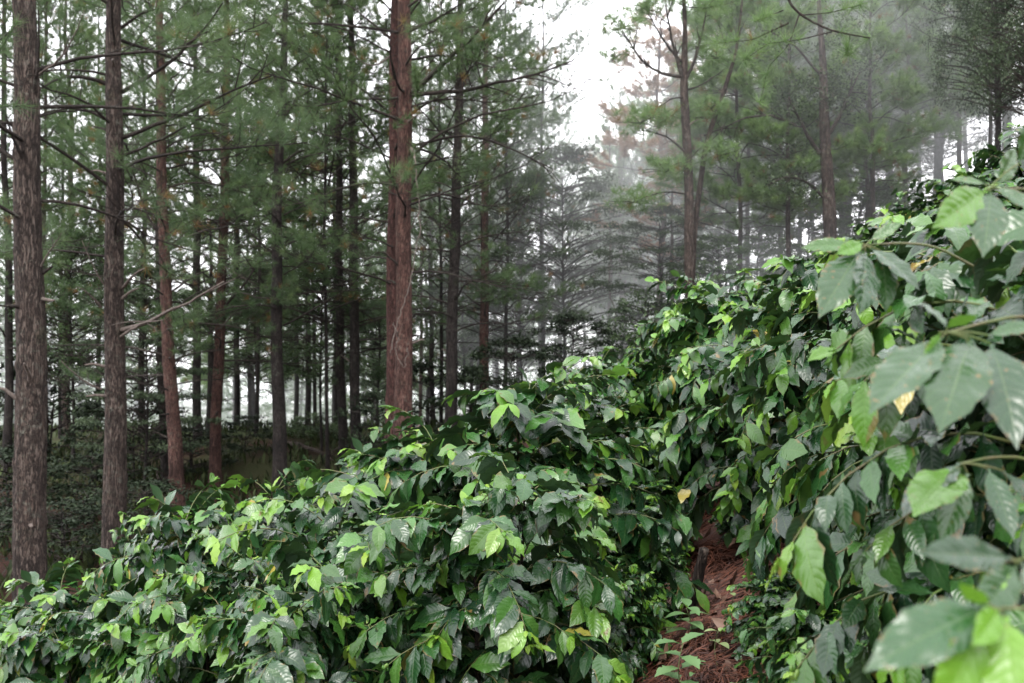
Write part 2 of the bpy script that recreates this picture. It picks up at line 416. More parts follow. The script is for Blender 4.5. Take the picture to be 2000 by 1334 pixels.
def berry_cluster(seed):
    rng = np.random.default_rng(seed); th = np.linspace(0, PI, 7); ph = np.arange(10)*PI/5
    sv = np.array([(math.sin(a)*math.cos(b)*.0065, math.sin(a)*math.sin(b)*.0065, math.cos(a)*.0085) for a in th for b in ph]); sq = np.array([(i*10+j, i*10+(j+1) % 10, (i+1)*10+(j+1) % 10, (i+1)*10+j) for i in range(6) for j in range(10)])
    n = 6+seed; a = np.arange(n)*2.4; C = np.stack([np.cos(a)*.010, np.sin(a)*.010, (np.arange(n) % 3-1)*.007], 1)
    V = (C[:, None, :]+sv[None]).reshape(-1, 3); Q = (sq[None]+(np.arange(n)*70)[:, None, None]).reshape(-1, 4); v = np.repeat(rng.random(n), 70)
    return finish('berry_cluster', V, Q, uv2=np.stack([v, v], 1), mat=M['berry'], link=False)
BERRY = [berry_cluster(k) for k in (1, 2, 3)]
# px, py of the top, distance, width factor, variant, rotation, label
BUSHES = [
 (985, 885, 4.1, .90, 0, .3, 'large glossy coffee bush in the lower middle with one broad bright leaf on top'),
 (690, 940, 4.4, .95, 4, 1.9, 'coffee bush with pale lime top shoots, left of the large lower middle bush'),
 (560, 1115, 3.85, .72, 0, 4.2, 'low near coffee bush with two hanging lime leaves, bottom left of centre'),
 (1050, 725, 5.4, 1.12, 1, 2.6, 'tall domed coffee bush above the lower middle bush with dark hanging leaves on its right'),
 (825, 818, 6.1, 1.12, 2, 5.1, 'coffee bush directly in front of the base of the twin red pine trunks'),
 (1118, 728, 7.2, 1.0, 3, 1.1, 'coffee bush partly hidden just behind the tall domed bush beside the path'),
 (1178, 690, 9.0, .85, 2, 3.3, 'distant rounded coffee bush at the far end of the left row by the path'),
 (1205, 700, 10.9, .8, 1, .4, 'farthest small coffee bush where the path closes between both rows'),
 (765, 862, 6.6, .9, 1, 4.0, 'coffee bush crest just left of the base of the twin red pine trunks'),
 (560, 905, 7.0, 1.0, 3, 2.2, 'coffee bush with a few browned leaves on its peak before the straight brown pine'),
 (378, 955, 6.4, .95, 1, 3.9, 'pointed coffee bush with upright lime leaves below the leaning reddish pine'),
 (690, 905, 7.6, .9, 2, .9, 'coffee bush glimpsed between the browned peak and the twin pine bush'),
 (268, 1020, 7.9, .62, 2, 5.6, 'small narrow coffee bush standing right of the base of the second large trunk'),
 (440, 1040, 5.5, .9, 4, .2, 'coffee bush of broad drooping leaves below the pointed bush'),
 (205, 1135, 6.5, .95, 3, 1.5, 'coffee bush in the left corner below the second large trunk'),
 (120, 1112, 7.6, 1.0, 1, 4.6, 'coffee bush directly right of the base of the largest left trunk'),
 (35, 1155, 8.6, 1.0, 2, 2.9, 'leftmost coffee bush in front of the base of the largest left trunk'),
 (40, 1215, 6.6, .95, 1, .7, 'coffee bush at the bottom left corner of the photo'),
 (320, 1190, 5.9, .85, 2, 3.0, 'low coffee bush along the bottom edge right of the left corner bushes'),
 (2040, 1290, 1.0, .5, 4, 2.4, 'very near blurred coffee bush with huge lime leaves in the bottom right corner'),
 (2150, 320, 2.15, .9, 4, 2.9, 'towering near coffee bush with blurred grey green leaves on the right edge'),
 (1920, 365, 3.0, .9, 0, 3.5, 'coffee bush with tilted lime leaves behind the blurred right edge bush'),
 (1810, 1110, 2.75, .55, 4, 5.2, 'low coffee bush with glossy mid green leaves beside the bare needle covered path'),
 (1640, 1175, 3.1, .42, 0, 2.2, 'knee high coffee bush whose shiny leaves reach over the lower right edge of the path'),
 (1805, 425, 3.9, .9, 4, .5, 'dark leaved coffee bush overhanging the right side of the path'),
 (1665, 500, 4.9, .9, 0, 2.0, 'coffee bush with a hanging pair of bright ribbed leaves right of the path'),
 (1540, 550, 6.1, .95, 3, 4.4, 'coffee bush in the middle of the right row with small bright tips'),
 (1430, 550, 7.4, .95, 2, 1.0, 'coffee bush further along the right row, below the forked pale pine'),
 (1355, 545, 8.9, 1.0, 1, 5.8, 'coffee bush with a high dark crest in front of the forked pale pine'),
 (1325, 622, 10.4, .85, 3, 2.7, 'shrinking coffee bush left of the high dark crest on the right row'),
 (1278, 662, 12.0, .85, 2, 3.6, 'last coffee bush of the right row, next to the path end'),
 (1985, 262, 10.6, 1.1, 1, .6, 'distant coffee bush high on the slope at the right edge under the dark oak'),
 (1900, 325, 10.9, 1.1, 2, 2.8, 'distant coffee bush second from the right on the upper slope'),
 (1815, 375, 11.2, 1.1, 3, 4.1, 'distant coffee bush third from the right on the upper slope, under the bright young pine'),
 (1730, 430, 11.5, 1.1, 1, 5.0, 'distant coffee bush fourth from the right on the upper slope'),
 (1650, 475, 11.5, 1.05, 2, 1.7, 'distant coffee bush on the upper slope under the feathery green shrubs'),
 (1570, 508, 11.0, 1.1, 3, 3.1, 'distant coffee bush at the left end of the upper slope row'),
 (1925, 350, 8.2, 1.05, 2, 4.9, 'coffee bush in the row above the path, near the right edge'),
 (1770, 440, 8.5, 1.05, 3, .1, 'coffee bush in the row above the path, in the middle of the bank'),
 (1640, 505, 8.6, 1.05, 1, 2.3, 'coffee bush in the row above the path, behind the ribbed leaf bush'),
]
for b in BUSHES: coffee(*b)

def limb_pts(p0, p1, sag, rng, m=10, wig=.02):
    t = np.linspace(0, 1, m)[:, None]; p0 = np.array(p0); p1 = np.array(p1); L = np.linalg.norm(p1-p0)
    P = p0+(p1-p0)*t; P[:, 2] += sag*L*np.sin(PI*t[:, 0]); P += np.cumsum((rng.random((m, 3))-.5)*wig*L, 0)*np.sin(PI*t)
    return P
# large leaves of the two bushes nearest the camera
def sprigs(t, groups, seed):
    rng = np.random.default_rng(seed); o = Vector(t.location); inv = (Matrix.Translation(o) @ t.rotation_euler.to_matrix().to_4x4() @ Matrix.Diagonal((*t.scale, 1))).inverted()
    temps = [leaf_template(18, 8, rng, dr, fo, wv, wr) for dr, fo, wv, wr in ((.30, .3, .016, .20), (.45, .22, .02, .215), (.15, .35, .016, .185))]
    for (nx_, ny_, d, root, leaves) in groups:
        node = at(nx_, ny_, d); rt = at(*root)
        tb = TB(); q = limb_pts(tuple(rt), tuple(node), .06, rng, 12, .01); q = np.array([tuple(inv @ Vector(v)) for v in q]); tb.tube(q, np.linspace(.0035, .002, 12), 7)
        tw = tb.build('twig', M['greenstem'], t)
        Ps, D, Nn, L, K, A, Rn = [], [], [], [], [], [], []
        for (bx, by, tx, ty, dd, age) in leaves:
            b = at(bx, by, d); e = at(tx, ty, d+dd); v = e-b
            Ps.append(tuple(b)); D.append(tuple(v.normalized()+Vector((0, 0, .12)))); L.append(v.length*1.12); K.append(int(rng.integers(0, 3))); A.append(age); Rn.append(.1+.6*rng.random())
            side = v.cross(Vector((0, 1, 0))); Nn.append((rng.normal()*.45, -.8, .45+.4*rng.random()))
            # stalk from the node to the blade
            if (b-node).length > .004:
                tb2 = TB(); q = limb_pts(tuple(node), tuple(b), .05, rng, 6, .01); q = np.array([tuple(inv @ Vector(v2)) for v2 in q]); tb2.tube(q, np.full(6, .0016), 5); tb2.build('leaf_stalk', M['greenstem'], tw)
        V, Q, U, U2 = scatter_leaves(temps, Ps, D, Nn, L, K, A, Rn)
        m4 = np.array(inv); V = V @ m4[:3, :3].T+m4[:3, 3]
        finish('foliage', V, Q, uv=U, uv2=U2, mat=M['coffee'], parent=t)
NB = {b['label']: b for b in bpy.data.objects if b.get('category') == 'coffee bush'}
tall = NB['towering near coffee bush with blurred grey green leaves on the right edge']; corner = NB['very near blurred coffee bush with huge lime leaves in the bottom right corner']
sprigs(tall, [
 (1850, 650, 1.5, (2080, 640, 1.75), [(1838, 660, 1722, 800, -.12, .1), (1895, 665, 1855, 815, -.16, .12), (1935, 672, 1990, 830, -.14, .05), (1835, 650, 1812, 745, -.05, .85), (1850, 640, 1905, 622, -.06, .95), (1930, 655, 2030, 640, .0, .1), (1850, 640, 1800, 580, .05, .1)]),
 (1880, 905, 1.65, (2100, 930, 1.85), [(1875, 905, 1775, 1005, -.1, .03), (1870, 915, 1800, 1010, -.16, .9), (1890, 925, 1850, 1050, -.05, .08), (1930, 915, 1975, 1040, -.08, .02), (1960, 920, 2040, 1000, -.05, .05)]),
 (1690, 480, 2.0, (1900, 520, 2.2), [(1680, 490, 1620, 600, -.12, .1), (1690, 492, 1700, 600, -.12, .05), (1700, 485, 1790, 545, -.08, .08), (1685, 475, 1645, 500, -.05, .9), (1700, 470, 1760, 440, 0, .15), (1720, 490, 1740, 590, -.05, .08), (1665, 480, 1580, 485, -.02, .2)]),
 (1930, 370, 1.75, (2100, 400, 1.9), [(1925, 372, 1850, 450, -.1, .6), (1935, 375, 1930, 480, -.1, .1), (1945, 365, 2030, 420, -.05, .08), (1925, 360, 1865, 350, 0, .2), (1950, 360, 1990, 300, .05, .25), (1990, 320, 2020, 232, 0, .15)]),
], 5)
sprigs(corner, [
 (1945, 1190, 1.02, (2120, 1230, 1.1), [(1935, 1185, 1738, 1290, -.06, .02), (1925, 1205, 1858, 1420, -.08, .88), (1965, 1205, 1990, 1440, -.09, .8), (1930, 1180, 1880, 1160, -.03, 1.0), (1950, 1190, 1925, 1260, -.06, .95), (1985, 1190, 2120, 1330, -.04, .3)]),
 (1985, 1095, 1.2, (2120, 1110, 1.3), [(1975, 1090, 1822, 1098, -.05, .06), (1985, 1105, 1945, 1200, -.08, .1), (1960, 1100, 1930, 1165, -.05, .85), (1995, 1100, 2060, 1210, -.05, .08)]),
], 6)

# ------------------------------------------------------------------ pine crowns
def pine_crown(seed, H=20., h0=4.5, nb=60, Lmax=3.4, mat='needle', barelow=.25, tuft=46, nw=.010, nlen=.20, el0=.28, el1=.85, trunk_r=.16, rmin=.35, tspace=.34, cone=.5, bare_stop=1.0):
    rng = np.random.default_rng(seed); R = rng.random
    br = TB(); TP = []; TD = []; TV = []
    for i in range(nb):
        s = (i+R()*.8)/nb; z = h0+(H-h0)*s**1.05
        if z > H*.985: continue
        a = i*2.39996+R()*.9
        L = Lmax*(.55+.6*R())*((1-s)**cone*.92+.12)
        if s < .12: L *= .8+.4*R()
        e = el0+(el1-el0)*s+(R()-.5)*.75; m = 9
        p = np.array([math.cos(a)*trunk_r*.5, math.sin(a)*trunk_r*.5, z]); bp = [p.copy()]; tg = []
        cur = (R()-.35)*.9
        for k in range(m):
            o = np.array([math.cos(a)*math.cos(e), math.sin(a)*math.cos(e), math.sin(e)])
            p = p+o*L/m; bp.append(p.copy()); tg.append(o)
            e += (-.09 if k < 4 else .12)*(.6+cur)+(R()-.5)*.22; a += (R()-.5)*.4
        bp = np.array(bp); r0 = .007+.0065*L
        br.tube(bp, r0*np.linspace(1, .22, m+1)**1.1, 5)
        dead = s < barelow and R() < .6
        ns = int(L*3.4)+3
        for j in range(ns):
            t = .3+.7*(j+R()*.7)/ns
            if t > 1: continue
            fi = t*m; k0 = min(int(fi), m-1); pp = bp[k0]+(bp[k0+1]-bp[k0])*(fi-k0); b = tg[k0]
            side = nrm(np.cross(b, (0, 0, 1)))*(1 if j % 2 else -1)
            d = nrm(b*(.5+.4*R())+side*(.3+.5*R())+np.array([0, 0, 1.1*(R()-.35)])); Ls = (1-t)*L*.42+.22+.25*R()
            q = pp.copy(); sp = [q.copy()]
            for k in range(4):
                q = q+d*Ls/4; sp.append(q.copy()); d = nrm(d+np.array([0, 0, .13])+(rng.random(3)-.5)*.3)
            br.tube(np.array(sp), np.linspace(.009, .004, 5), 3)
            if dead and R() < .85: continue
            nt_ = max(1, int(Ls/tspace)); rr = R()
            for k in range(nt_+1):
                tt = (.55+.45*k/nt_)*4; k1 = min(int(tt), 3)
                TP.append(np.array(sp[k1])+(np.array(sp[k1+1])-sp[k1])*(tt-k1)); TD.append(nrm(np.array(sp[k1+1])-sp[k1]+np.array([0, 0, .25])*Ls/4)); TV.append(min(1, max(0, .5*rr+.5*R()*(.5+.5*s)+.15*(k == nt_))))
        if not dead:
            for t in (.75, .88, 1.0): 
                fi = t*m; k0 = min(int(fi), m-1); TP.append(bp[k0]+(bp[k0+1]-bp[k0])*(fi-k0)); TD.append(tg[k0]); TV.append(.4+.5*R())
    TP = np.array(TP); TD = np.array(TD); TV = np.array(TV); n = len(TP)
    # needles: thin triangles fanning out and drooping a little
    D = rng.normal(size=(n, tuft, 3)); D /= np.linalg.norm(D, axis=2)[..., None]
    D = D*.85+TD[:, None, :]*.75; D[..., 2] -= .05; D /= np.linalg.norm(D, axis=2)[..., None]
    Ln = nlen*(.7+.5*rng.random((n, tuft, 1)))
    base = TP[:, None, :]+TD[:, None, :]*(rng.random((n, tuft, 1))-.6)*.07
    S = np.cross(D, rng.normal(size=(n, tuft, 3))); S /= np.linalg.norm(S, axis=2)[..., None]
    V = np.stack([base-S*nw/2, base+S*nw/2, base+D*Ln*1.0+S*nw*.15], 2).reshape(-1, 3)
    T = np.arange(len(V)).reshape(-1, 3)
    dd = rng.random((n, 1))
    u2 = np.stack([np.clip(TV[:, None]+(rng.random((n, tuft))-.5)*.35, 0, 1), np.repeat(dd, tuft, 1)], -1)
    u2 = np.repeat(u2.reshape(-1, 2), 3, 0)
    return {'branches': br.build('branches', M['twig'], link=False), 'foliage': finish('foliage', V, tris=T, uv2=u2, mat=M[mat], smooth=False, link=False), 'H': H, 'n': n}
PC = {
 'high': pine_crown(1, h0=6.0, nb=34, Lmax=4.0, barelow=.2, nlen=.25, tuft=40, nw=.006),
 'mid': pine_crown(2, h0=3.4, nb=84, Lmax=3.5, nw=.010, barelow=.3),
 'low': pine_crown(3, h0=3.0, nb=76, Lmax=3.3, barelow=.2, nw=.011),
 'open': pine_crown(4, h0=4.6, nb=50, Lmax=3.9, tspace=.36, nw=.011, barelow=.35),
 'far': pine_crown(5, mat='needle_hazed', barelow=.08, h0=4.0, nb=62, Lmax=3.4, tuft=34, nw=.015, nlen=.24),
 'far2': pine_crown(6, mat='needle_hazed', h0=6.5, nb=52, Lmax=3.0, tuft=34, nw=.015, nlen=.24, barelow=.08),
 'fresh': pine_crown(7, H=6.5, h0=1.9, nb=44, Lmax=1.9, mat='needle_fresh', nlen=.24, cone=.6, nw=.012, barelow=.05, tspace=.2, trunk_r=.08),
 'lush': pine_crown(12, H=12, h0=2.2, nb=64, Lmax=2.7, mat='needle_lifted', tspace=.2, nw=.013, barelow=.05, nlen=.25),
 'dead': pine_crown(8, H=16, h0=5.5, nb=50, Lmax=2.8, mat='needle_dead', nlen=.21, tspace=.2, nw=.013),
 'small': pine_crown(9, H=8, h0=1.6, nb=40, Lmax=1.6, nlen=.2, nw=.011, cone=.7),
}
print('tufts', {k: v['n'] for k, v in PC.items()})

def trunk_mesh(pts, rad, mat, sides=24, rough=.05, seed=0, knots=0):
    """trunk along pts with bark relief and knots"""
    rng = np.random.default_rng(seed)
    pts = np.asarray(pts, float); m = len(pts)
    t = np.gradient(pts, axis=0); t /= np.linalg.norm(t, axis=1)[:, None]
    u = np.cross(t, (0, 1., 0)); u /= np.linalg.norm(u, axis=1)[:, None]; w = np.cross(t, u)
    a = np.arange(sides)*2*PI/sides
    zz = pts[:, 2][:, None]; A = a[None, :]; r = np.asarray(rad)[:, None]*np.ones((1, sides))
    disp = np.zeros((m, sides))
    for k in range(10):
        fa = int(rng.integers(3, 16)); fz = rng.uniform(.6, 6); disp += np.sin(fa*A+rng.uniform(0, 6)+1.5*np.sin(fz*zz+rng.uniform(0, 6)))*np.sin(fz*zz*1.3+rng.uniform(0, 6))/10
    disp += (rng.random((m, sides))-.5)*.5
    r = r*(1+rough*disp)
    for k in range(knots):
        kz = pts[0, 2]+(pts[-1, 2]-pts[0, 2])*rng.uniform(.08, .5); ka = rng.uniform(0, 2*PI)
        da = np.abs((A-ka+PI) % (2*PI)-PI)*r; r = r+.02*np.exp(-(((zz-kz)/.06)**2+(da/.05)**2))
    P = pts[:, None, :]+r[..., None]*(np.cos(a)[None, :, None]*u[:, None, :]+np.sin(a)[None, :, None]*w[:, None, :])
    i = np.arange(m-1)[:, None]*sides; j = np.arange(sides)[None, :]; j2 = (j+1) % sides
    q = np.stack([i+j, i+j2, i+sides+j2, i+sides+j], -1).reshape(-1, 4)
    return finish('trunk', P.reshape(-1, 3), q, mat=mat, link=False)

def shared_trunk(seed, r, H, mat):
    rng = np.random.default_rng(seed); z = np.linspace(-.4, H, 44)
    x = .10*np.sin(z*.45+seed)+.04*np.sin(z*1.3+seed); y = .08*np.sin(z*.4+2*seed)
    x -= x[0]; y -= y[0]; rad = r*(1-.8*np.clip(z/H, 0, 1)**1.1)*(1+.35*np.exp(-np.clip(z, 0, None)/.3))
    return trunk_mesh(np.stack([x, y, z], 1), rad, mat, 12, .07, seed)
ST = {'grey': shared_trunk(3, .15, 20, M['bark_grey']), 'red': shared_trunk(4, .15, 20, M['bark_red']), 'dark': shared_trunk(5, .15, 20, M['bark_dark'])}

PG = 'pines of the forest behind the coffee rows'
def hero_pine(label, d, prof, crown, mat, seed, limbs=(), sides=24, cat='pine tree', group=PG, H=15.5, crot=None, cscale=1.0, knots=7, dz=.12):
    """prof: list of (px, py, width px) from low to high at distance d"""
    rng = np.random.default_rng(seed)
    q = [at(a, b, d) for a, b, c in prof]; ws = [c/2*d/F for a, b, c in prof]
    zs = np.array([v.z for v in q]); xs = np.array([v.x for v in q]); ws = np.array(ws)
    sl = (xs[-1]-xs[0])/(zs[-1]-zs[0])
    gz = g1(np.interp(zs[0]-1, zs, xs)-0*sl, d); x0 = xs[0]-sl*(zs[0]-gz)
    gz = g1(x0, d)
    Z = np.arange(gz-.3, gz+H, dz)
    def X(z):
        lo = xs[0]+sl*(z-zs[0]); hi = xs[-1]+sl*.6*(z-zs[-1])
        return np.where(z < zs[0], lo, np.where(z > zs[-1], hi, np.interp(z, zs, xs)))
    Wd = np.interp(Z, zs, ws); top = Z > zs[-1]; Wd = np.where(top, ws[-1]*np.clip(1-.85*(Z-zs[-1])/(gz+H-zs[-1]+1e-6), .08, 1), Wd)
    Wd = Wd*(1+.30*np.exp(-np.clip(Z-gz, 0, None)/.35))
    px_ = X(Z); px_ = np.convolve(np.pad(px_, 3, mode='edge'), np.ones(7)/7, 'valid')
    px_ += .012*np.sin(Z*1.9+seed); py_ = d+.05*np.sin(Z*.5+seed)
    t = thing('pine_tree', label, cat, (x0, d, gz), group)
    P = np.stack([px_-x0, py_-d, Z-gz], 1)
    put('trunk', trunk_mesh(P, Wd, mat, sides, .10, seed, knots), t)
    if crown:
        c = PC[crown]; k = H/c['H']*cscale
        xt = float(np.interp(gz+H*.6, Z, px_))-x0; tilt = math.atan2(xt, H*.6)
        for part in ('branches', 'foliage'):
            o = put(part, c[part], t); o.scale = (k, k, k)
            o.rotation_euler = (0, 0, crot if crot is not None else seed*1.3); o.rotation_euler = (Matrix.Rotation(tilt, 3, 'Y') @ Matrix.Rotation(crot if crot is not None else seed*1.3, 3, 'Z')).to_euler()
    for k in range(6 if crown else 2):
        zi = rng.uniform(1.2, min(7.5, H*.5)); i = int(np.searchsorted(P[:, 2], zi)); a = rng.uniform(PI*.9, PI*2.1); L = rng.uniform(.10, .34); w_ = Wd[i]
        b0 = P[i]+np.array([math.cos(a), math.sin(a), 0])*w_*.8; b1 = b0+np.array([math.cos(a), math.sin(a), rng.uniform(-.1, .8)])*L
        tb = TB(); tb.tube(limb_pts(b0, b1, .05, rng, 6, .08), np.linspace(w_*.16+.004, w_*.07, 6), 7, .3, rng); tb.build('branch_stub', M['deadwood'] if rng.random() < .4 else M['twig'], t)
    for l in limbs:
        (ax, ay), (bx, by), w0, sag, dd, mt = l[:6]
        p0 = at(ax, ay, d); p1 = at(bx, by, d+dd)
        p0 = (p0.x-x0, p0.y-d, p0.z-gz); p1 = (p1.x-x0, p1.y-d, p1.z-gz)
        tb = TB(); LP = limb_pts(p0, p1, sag, rng, 14); r0 = w0/2*d/F
        tb.tube(LP, r0*np.linspace(1, .3, 14), 7, .15, rng)
        L = np.linalg.norm(LP[-1]-LP[0])
        for k in range(l[6] if len(l) > 6 else 3):
            i = int(rng.integers(4, 13)); dr = nrm((LP[-1]-LP[0])/L+rng.normal(size=3)*.55)
            e = LP[i]+dr*L*rng.uniform(.12, .35); tb.tube(limb_pts(LP[i], e, .05, rng, 6, .05), np.linspace(r0*.35, r0*.12, 6), 4)
        o = tb.build('limb', M[mt], t)
    return t

G_, R_, K_ = M['bark_grey'], M['bark_red'], M['bark_dark']
hero_pine('thickest pine trunk, grey brown flaking bark, at the left edge of the photo', 11.3, [(60, 1170, 62), (56, 700, 55), (50, 300, 48), (47, 0, 42)], 'high', G_, 1,
  [((52, 330), (10, 225), 9, -.05, -.4, 'twig', 2), ((66, 190), (75, 20), 8, -.06, -.5, 'twig', 1), ((70, 148), (165, 20), 5, -.12, -.8, 'deadwood', 1),
   ((80, 520), (120, 455), 4, .05, -.3, 'deadwood', 2), ((70, 230), (200, 222), 5, .07, 1.2, 'twig', 3), ((40, 240), (-60, 250), 5, .02, 0, 'twig', 3)], 48, knots=16, dz=.035)
hero_pine('second large grey brown pine trunk from the left with long bare dead limbs', 13.6, [(222, 1115, 47), (222, 700, 38), (224, 400, 34), (225, 200, 30), (226, 0, 27)], 'high', G_, 2,
  [((232, 660), (318, 625), 6, .03, -.8, 'deadwood', 1), ((236, 645), (437, 550), 9, -.04, -1.2, 'deadwood', 2), ((240, 562), (290, 522), 7, .04, -.7, 'deadwood', 1),
   ((236, 305), (455, 195), 6, -.04, -.5, 'twig', 4), ((236, 270), (530, 148), 9, -.03, -.6, 'twig', 5), ((238, 180), (435, 5), 9, -.05, -.6, 'twig', 4), ((212, 165), (70, 178), 9, .14, -.5, 'twig', 3),
   ((212, 235), (75, 225), 7, .14, -.3, 'twig', 3), ((206, 560), (160, 470), 4, -.1, -.3, 'deadwood', 1), ((198, 600), (150, 560), 5, .1, -.5, 'deadwood', 1), ((198, 760), (120, 705), 5, -.1, -.4, 'deadwood', 1),
   ((236, 55), (345, 20), 6, .1, -.4, 'twig', 3)], 40, crot=2.2, knots=14, dz=.04)
hero_pine('leaning reddish pine trunk right of the second large grey trunk', 19.5, [(345, 960, 29), (335, 780, 25), (322, 500, 21), (316, 250, 18), (313, 100, 15)], 'mid', R_, 3,
  [((325, 500), (365, 545), 5, -.3, -.5, 'twig', 2), ((318, 480), (258, 330), 6, -.05, -.5, 'twig', 2), ((318, 210), (375, 130), 6, .05, 0, 'twig', 2)])
hero_pine('dark pine trunk tucked directly behind the leaning reddish pine', 23., [(324, 960, 18), (314, 600, 16), (310, 300, 12)], 'mid', K_, 4)
hero_pine('straight blackish pine trunk between the leaning reddish pine and the curved red one', 28., [(388, 950, 17), (384, 600, 15), (383, 300, 12)], 'mid', K_, 5)
hero_pine('curved reddish pine trunk that stands midway between the left edge and the twin pines', 22.5, [(420, 965, 23), (424, 780, 21), (434, 500, 18), (440, 250, 15), (443, 80, 12)], 'mid', R_, 6,
  [((438, 600), (520, 480), 6, -.05, -.5, 'twig', 3), ((438, 460), (545, 440), 4, .08, 0, 'twig', 3), ((438, 520), (505, 560), 3, 0, 0, 'deadwood', 2)])
hero_pine('short dark pine with its stem forked into a candelabra at mid height', 30., [(408, 930, 13), (411, 640, 11), (411, 560, 7)], None, K_, 7,
  [((411, 645), (395, 520), 6, -.12, 0, 'twig', 3), ((411, 645), (440, 500), 6, -.12, 0, 'twig', 3)], H=7.5)
hero_pine('slim grey pine trunk just right of the curved reddish pine', 34., [(462, 900, 12), (462, 600, 11), (466, 300, 9)], 'mid', K_, 8)
hero_pine('straight brown pine trunk with mossy upper limbs left of the middle gap', 21.5, [(546, 905, 27), (541, 700, 23), (541, 450, 20), (548, 250, 16), (556, 120, 13)], 'open', K_, 9,
  [((550, 230), (592, 175), 9, -.05, 0, 'twig', 3), ((550, 320), (610, 290), 6, .05, 0, 'twig', 3), ((548, 180), (505, 80), 6, .05, 0, 'twig', 2), ((545, 440), (600, 460), 4, .05, .2, 'twig', 2)])
hero_pine('left one of the dark trunk pair in front of the bright middle gap', 25.5, [(671, 905, 18), (664, 650, 16), (662, 350, 13)], 'mid', K_, 10, [((662, 560), (610, 470), 5, .1, 0, 'twig', 3)])
hero_pine('right one of the dark trunk pair in front of the bright middle gap', 25., [(697, 905, 21), (692, 650, 19), (689, 350, 16), (687, 150, 13)], 'mid', K_, 11, crot=.4)
hero_pine('front trunk of the twin red barked pines in the middle', 16.2, [(789, 855, 37), (788, 600, 31), (789, 300, 29), (791, 100, 26), (790, 0, 24)], 'high', R_, 12,
  [((806, 185), (1120, 118), 9, -.03, -.8, 'twig', 7), ((806, 180), (985, 5), 12, -.03, -1.0, 'twig', 5), ((800, 60), (905, 5), 8, -.03, -.5, 'twig', 4), ((790, 180), (765, 118), 6, -.1, -.9, 'twig', 1),
   ((803, 285), (1080, 330), 6, .12, -1, 'twig', 7), ((800, 400), (950, 350), 5, .02, -.5, 'twig', 5), ((803, 290), (812, 320), 8, 0, -.5, 'deadwood', 1), ((800, 455), (830, 400), 3, .05, -.5, 'deadwood', 2)], 32, crot=4.0, knots=6, dz=.06)
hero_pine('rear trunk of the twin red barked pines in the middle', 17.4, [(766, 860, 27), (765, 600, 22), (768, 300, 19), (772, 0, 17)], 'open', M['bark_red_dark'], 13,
  [((762, 75), (680, 10), 6, .02, 0, 'twig', 3), ((762, 110), (685, 100), 4, -.3, -.2, 'deadwood', 2), ((764, 215), (700, 180), 4, .1, 0, 'twig', 2)], 28, crot=1.0, dz=.08)
hero_pine('almost black thick pine trunk right of the twin red pines', 22., [(879, 850, 24), (883, 650, 22), (889, 450, 19), (896, 250, 16)], 'mid', K_, 14, [((890, 420), (840, 500), 4, .1, 0, 'twig', 3), ((893, 385), (960, 350), 5, .05, -.3, 'twig', 4)])
hero_pine('purple brown pine trunk with two short bare spurs left of the hazy centre', 26., [(946, 745, 19), (946, 560, 17), (948, 350, 14)], 'low', R_, 15, [((940, 598), (905, 570), 5, -.05, 0, 'twig', 1), ((938, 615), (900, 608), 5, .12, 0, 'twig', 2)])
hero_pine('thin dark pine stem between the twin red pines and the black trunk', 33., [(845, 830, 10), (842, 600, 9), (841, 400, 8)], 'low', K_, 16)
hero_pine('reddish pine trunk rising from the coffee where the two rows meet', 32., [(1217, 700, 16), (1217, 550, 14), (1213, 430, 13)], 'far', R_, 17, H=8.5)
# forked pale pine
fk = hero_pine('pale forked pine whose stem splits into an open candelabra crown, centre right', 22., [(1348, 570, 20), (1346, 400, 18), (1342, 250, 17), (1336, 165, 16), (1337, 60, 9), (1334, -60, 7)], None, G_, 18,
  [((1337, 165), (1300, 10), 9, -.02, -.3, 'twig', 6), ((1334, 150), (1215, 60), 8, -.16, -.4, 'twig', 8), ((1338, 160), (1380, 20), 8, -.05, .2, 'twig', 6), ((1330, 120), (1262, 20), 6, -.08, .3, 'twig', 6), ((1344, 175), (1410, 140), 4, -.05, .2, 'twig', 4),
   ((1342, 190), (1280, 215), 4, .1, -.2, 'twig', 5), ((1343, 300), (1250, 255), 5, .1, 0, 'twig', 6), ((1344, 380), (1240, 395), 4, .1, -.3, 'twig', 5)], H=11.5, knots=3)
hero_pine('thin leaning pine stem that crosses beside the forked pale pine', 22.3, [(1353, 570, 11), (1357, 430, 11), (1380, 280, 10), (1422, 150, 8), (1440, 90, 6)], None, G_, 19, [((1380, 280), (1330, 340), 4, .1, 0, 'twig', 3), ((1375, 265), (1440, 250), 4, .05, 0, 'twig', 3), ((1410, 190), (1450, 190), 3, .1, 0, 'twig', 2)], H=9.6)

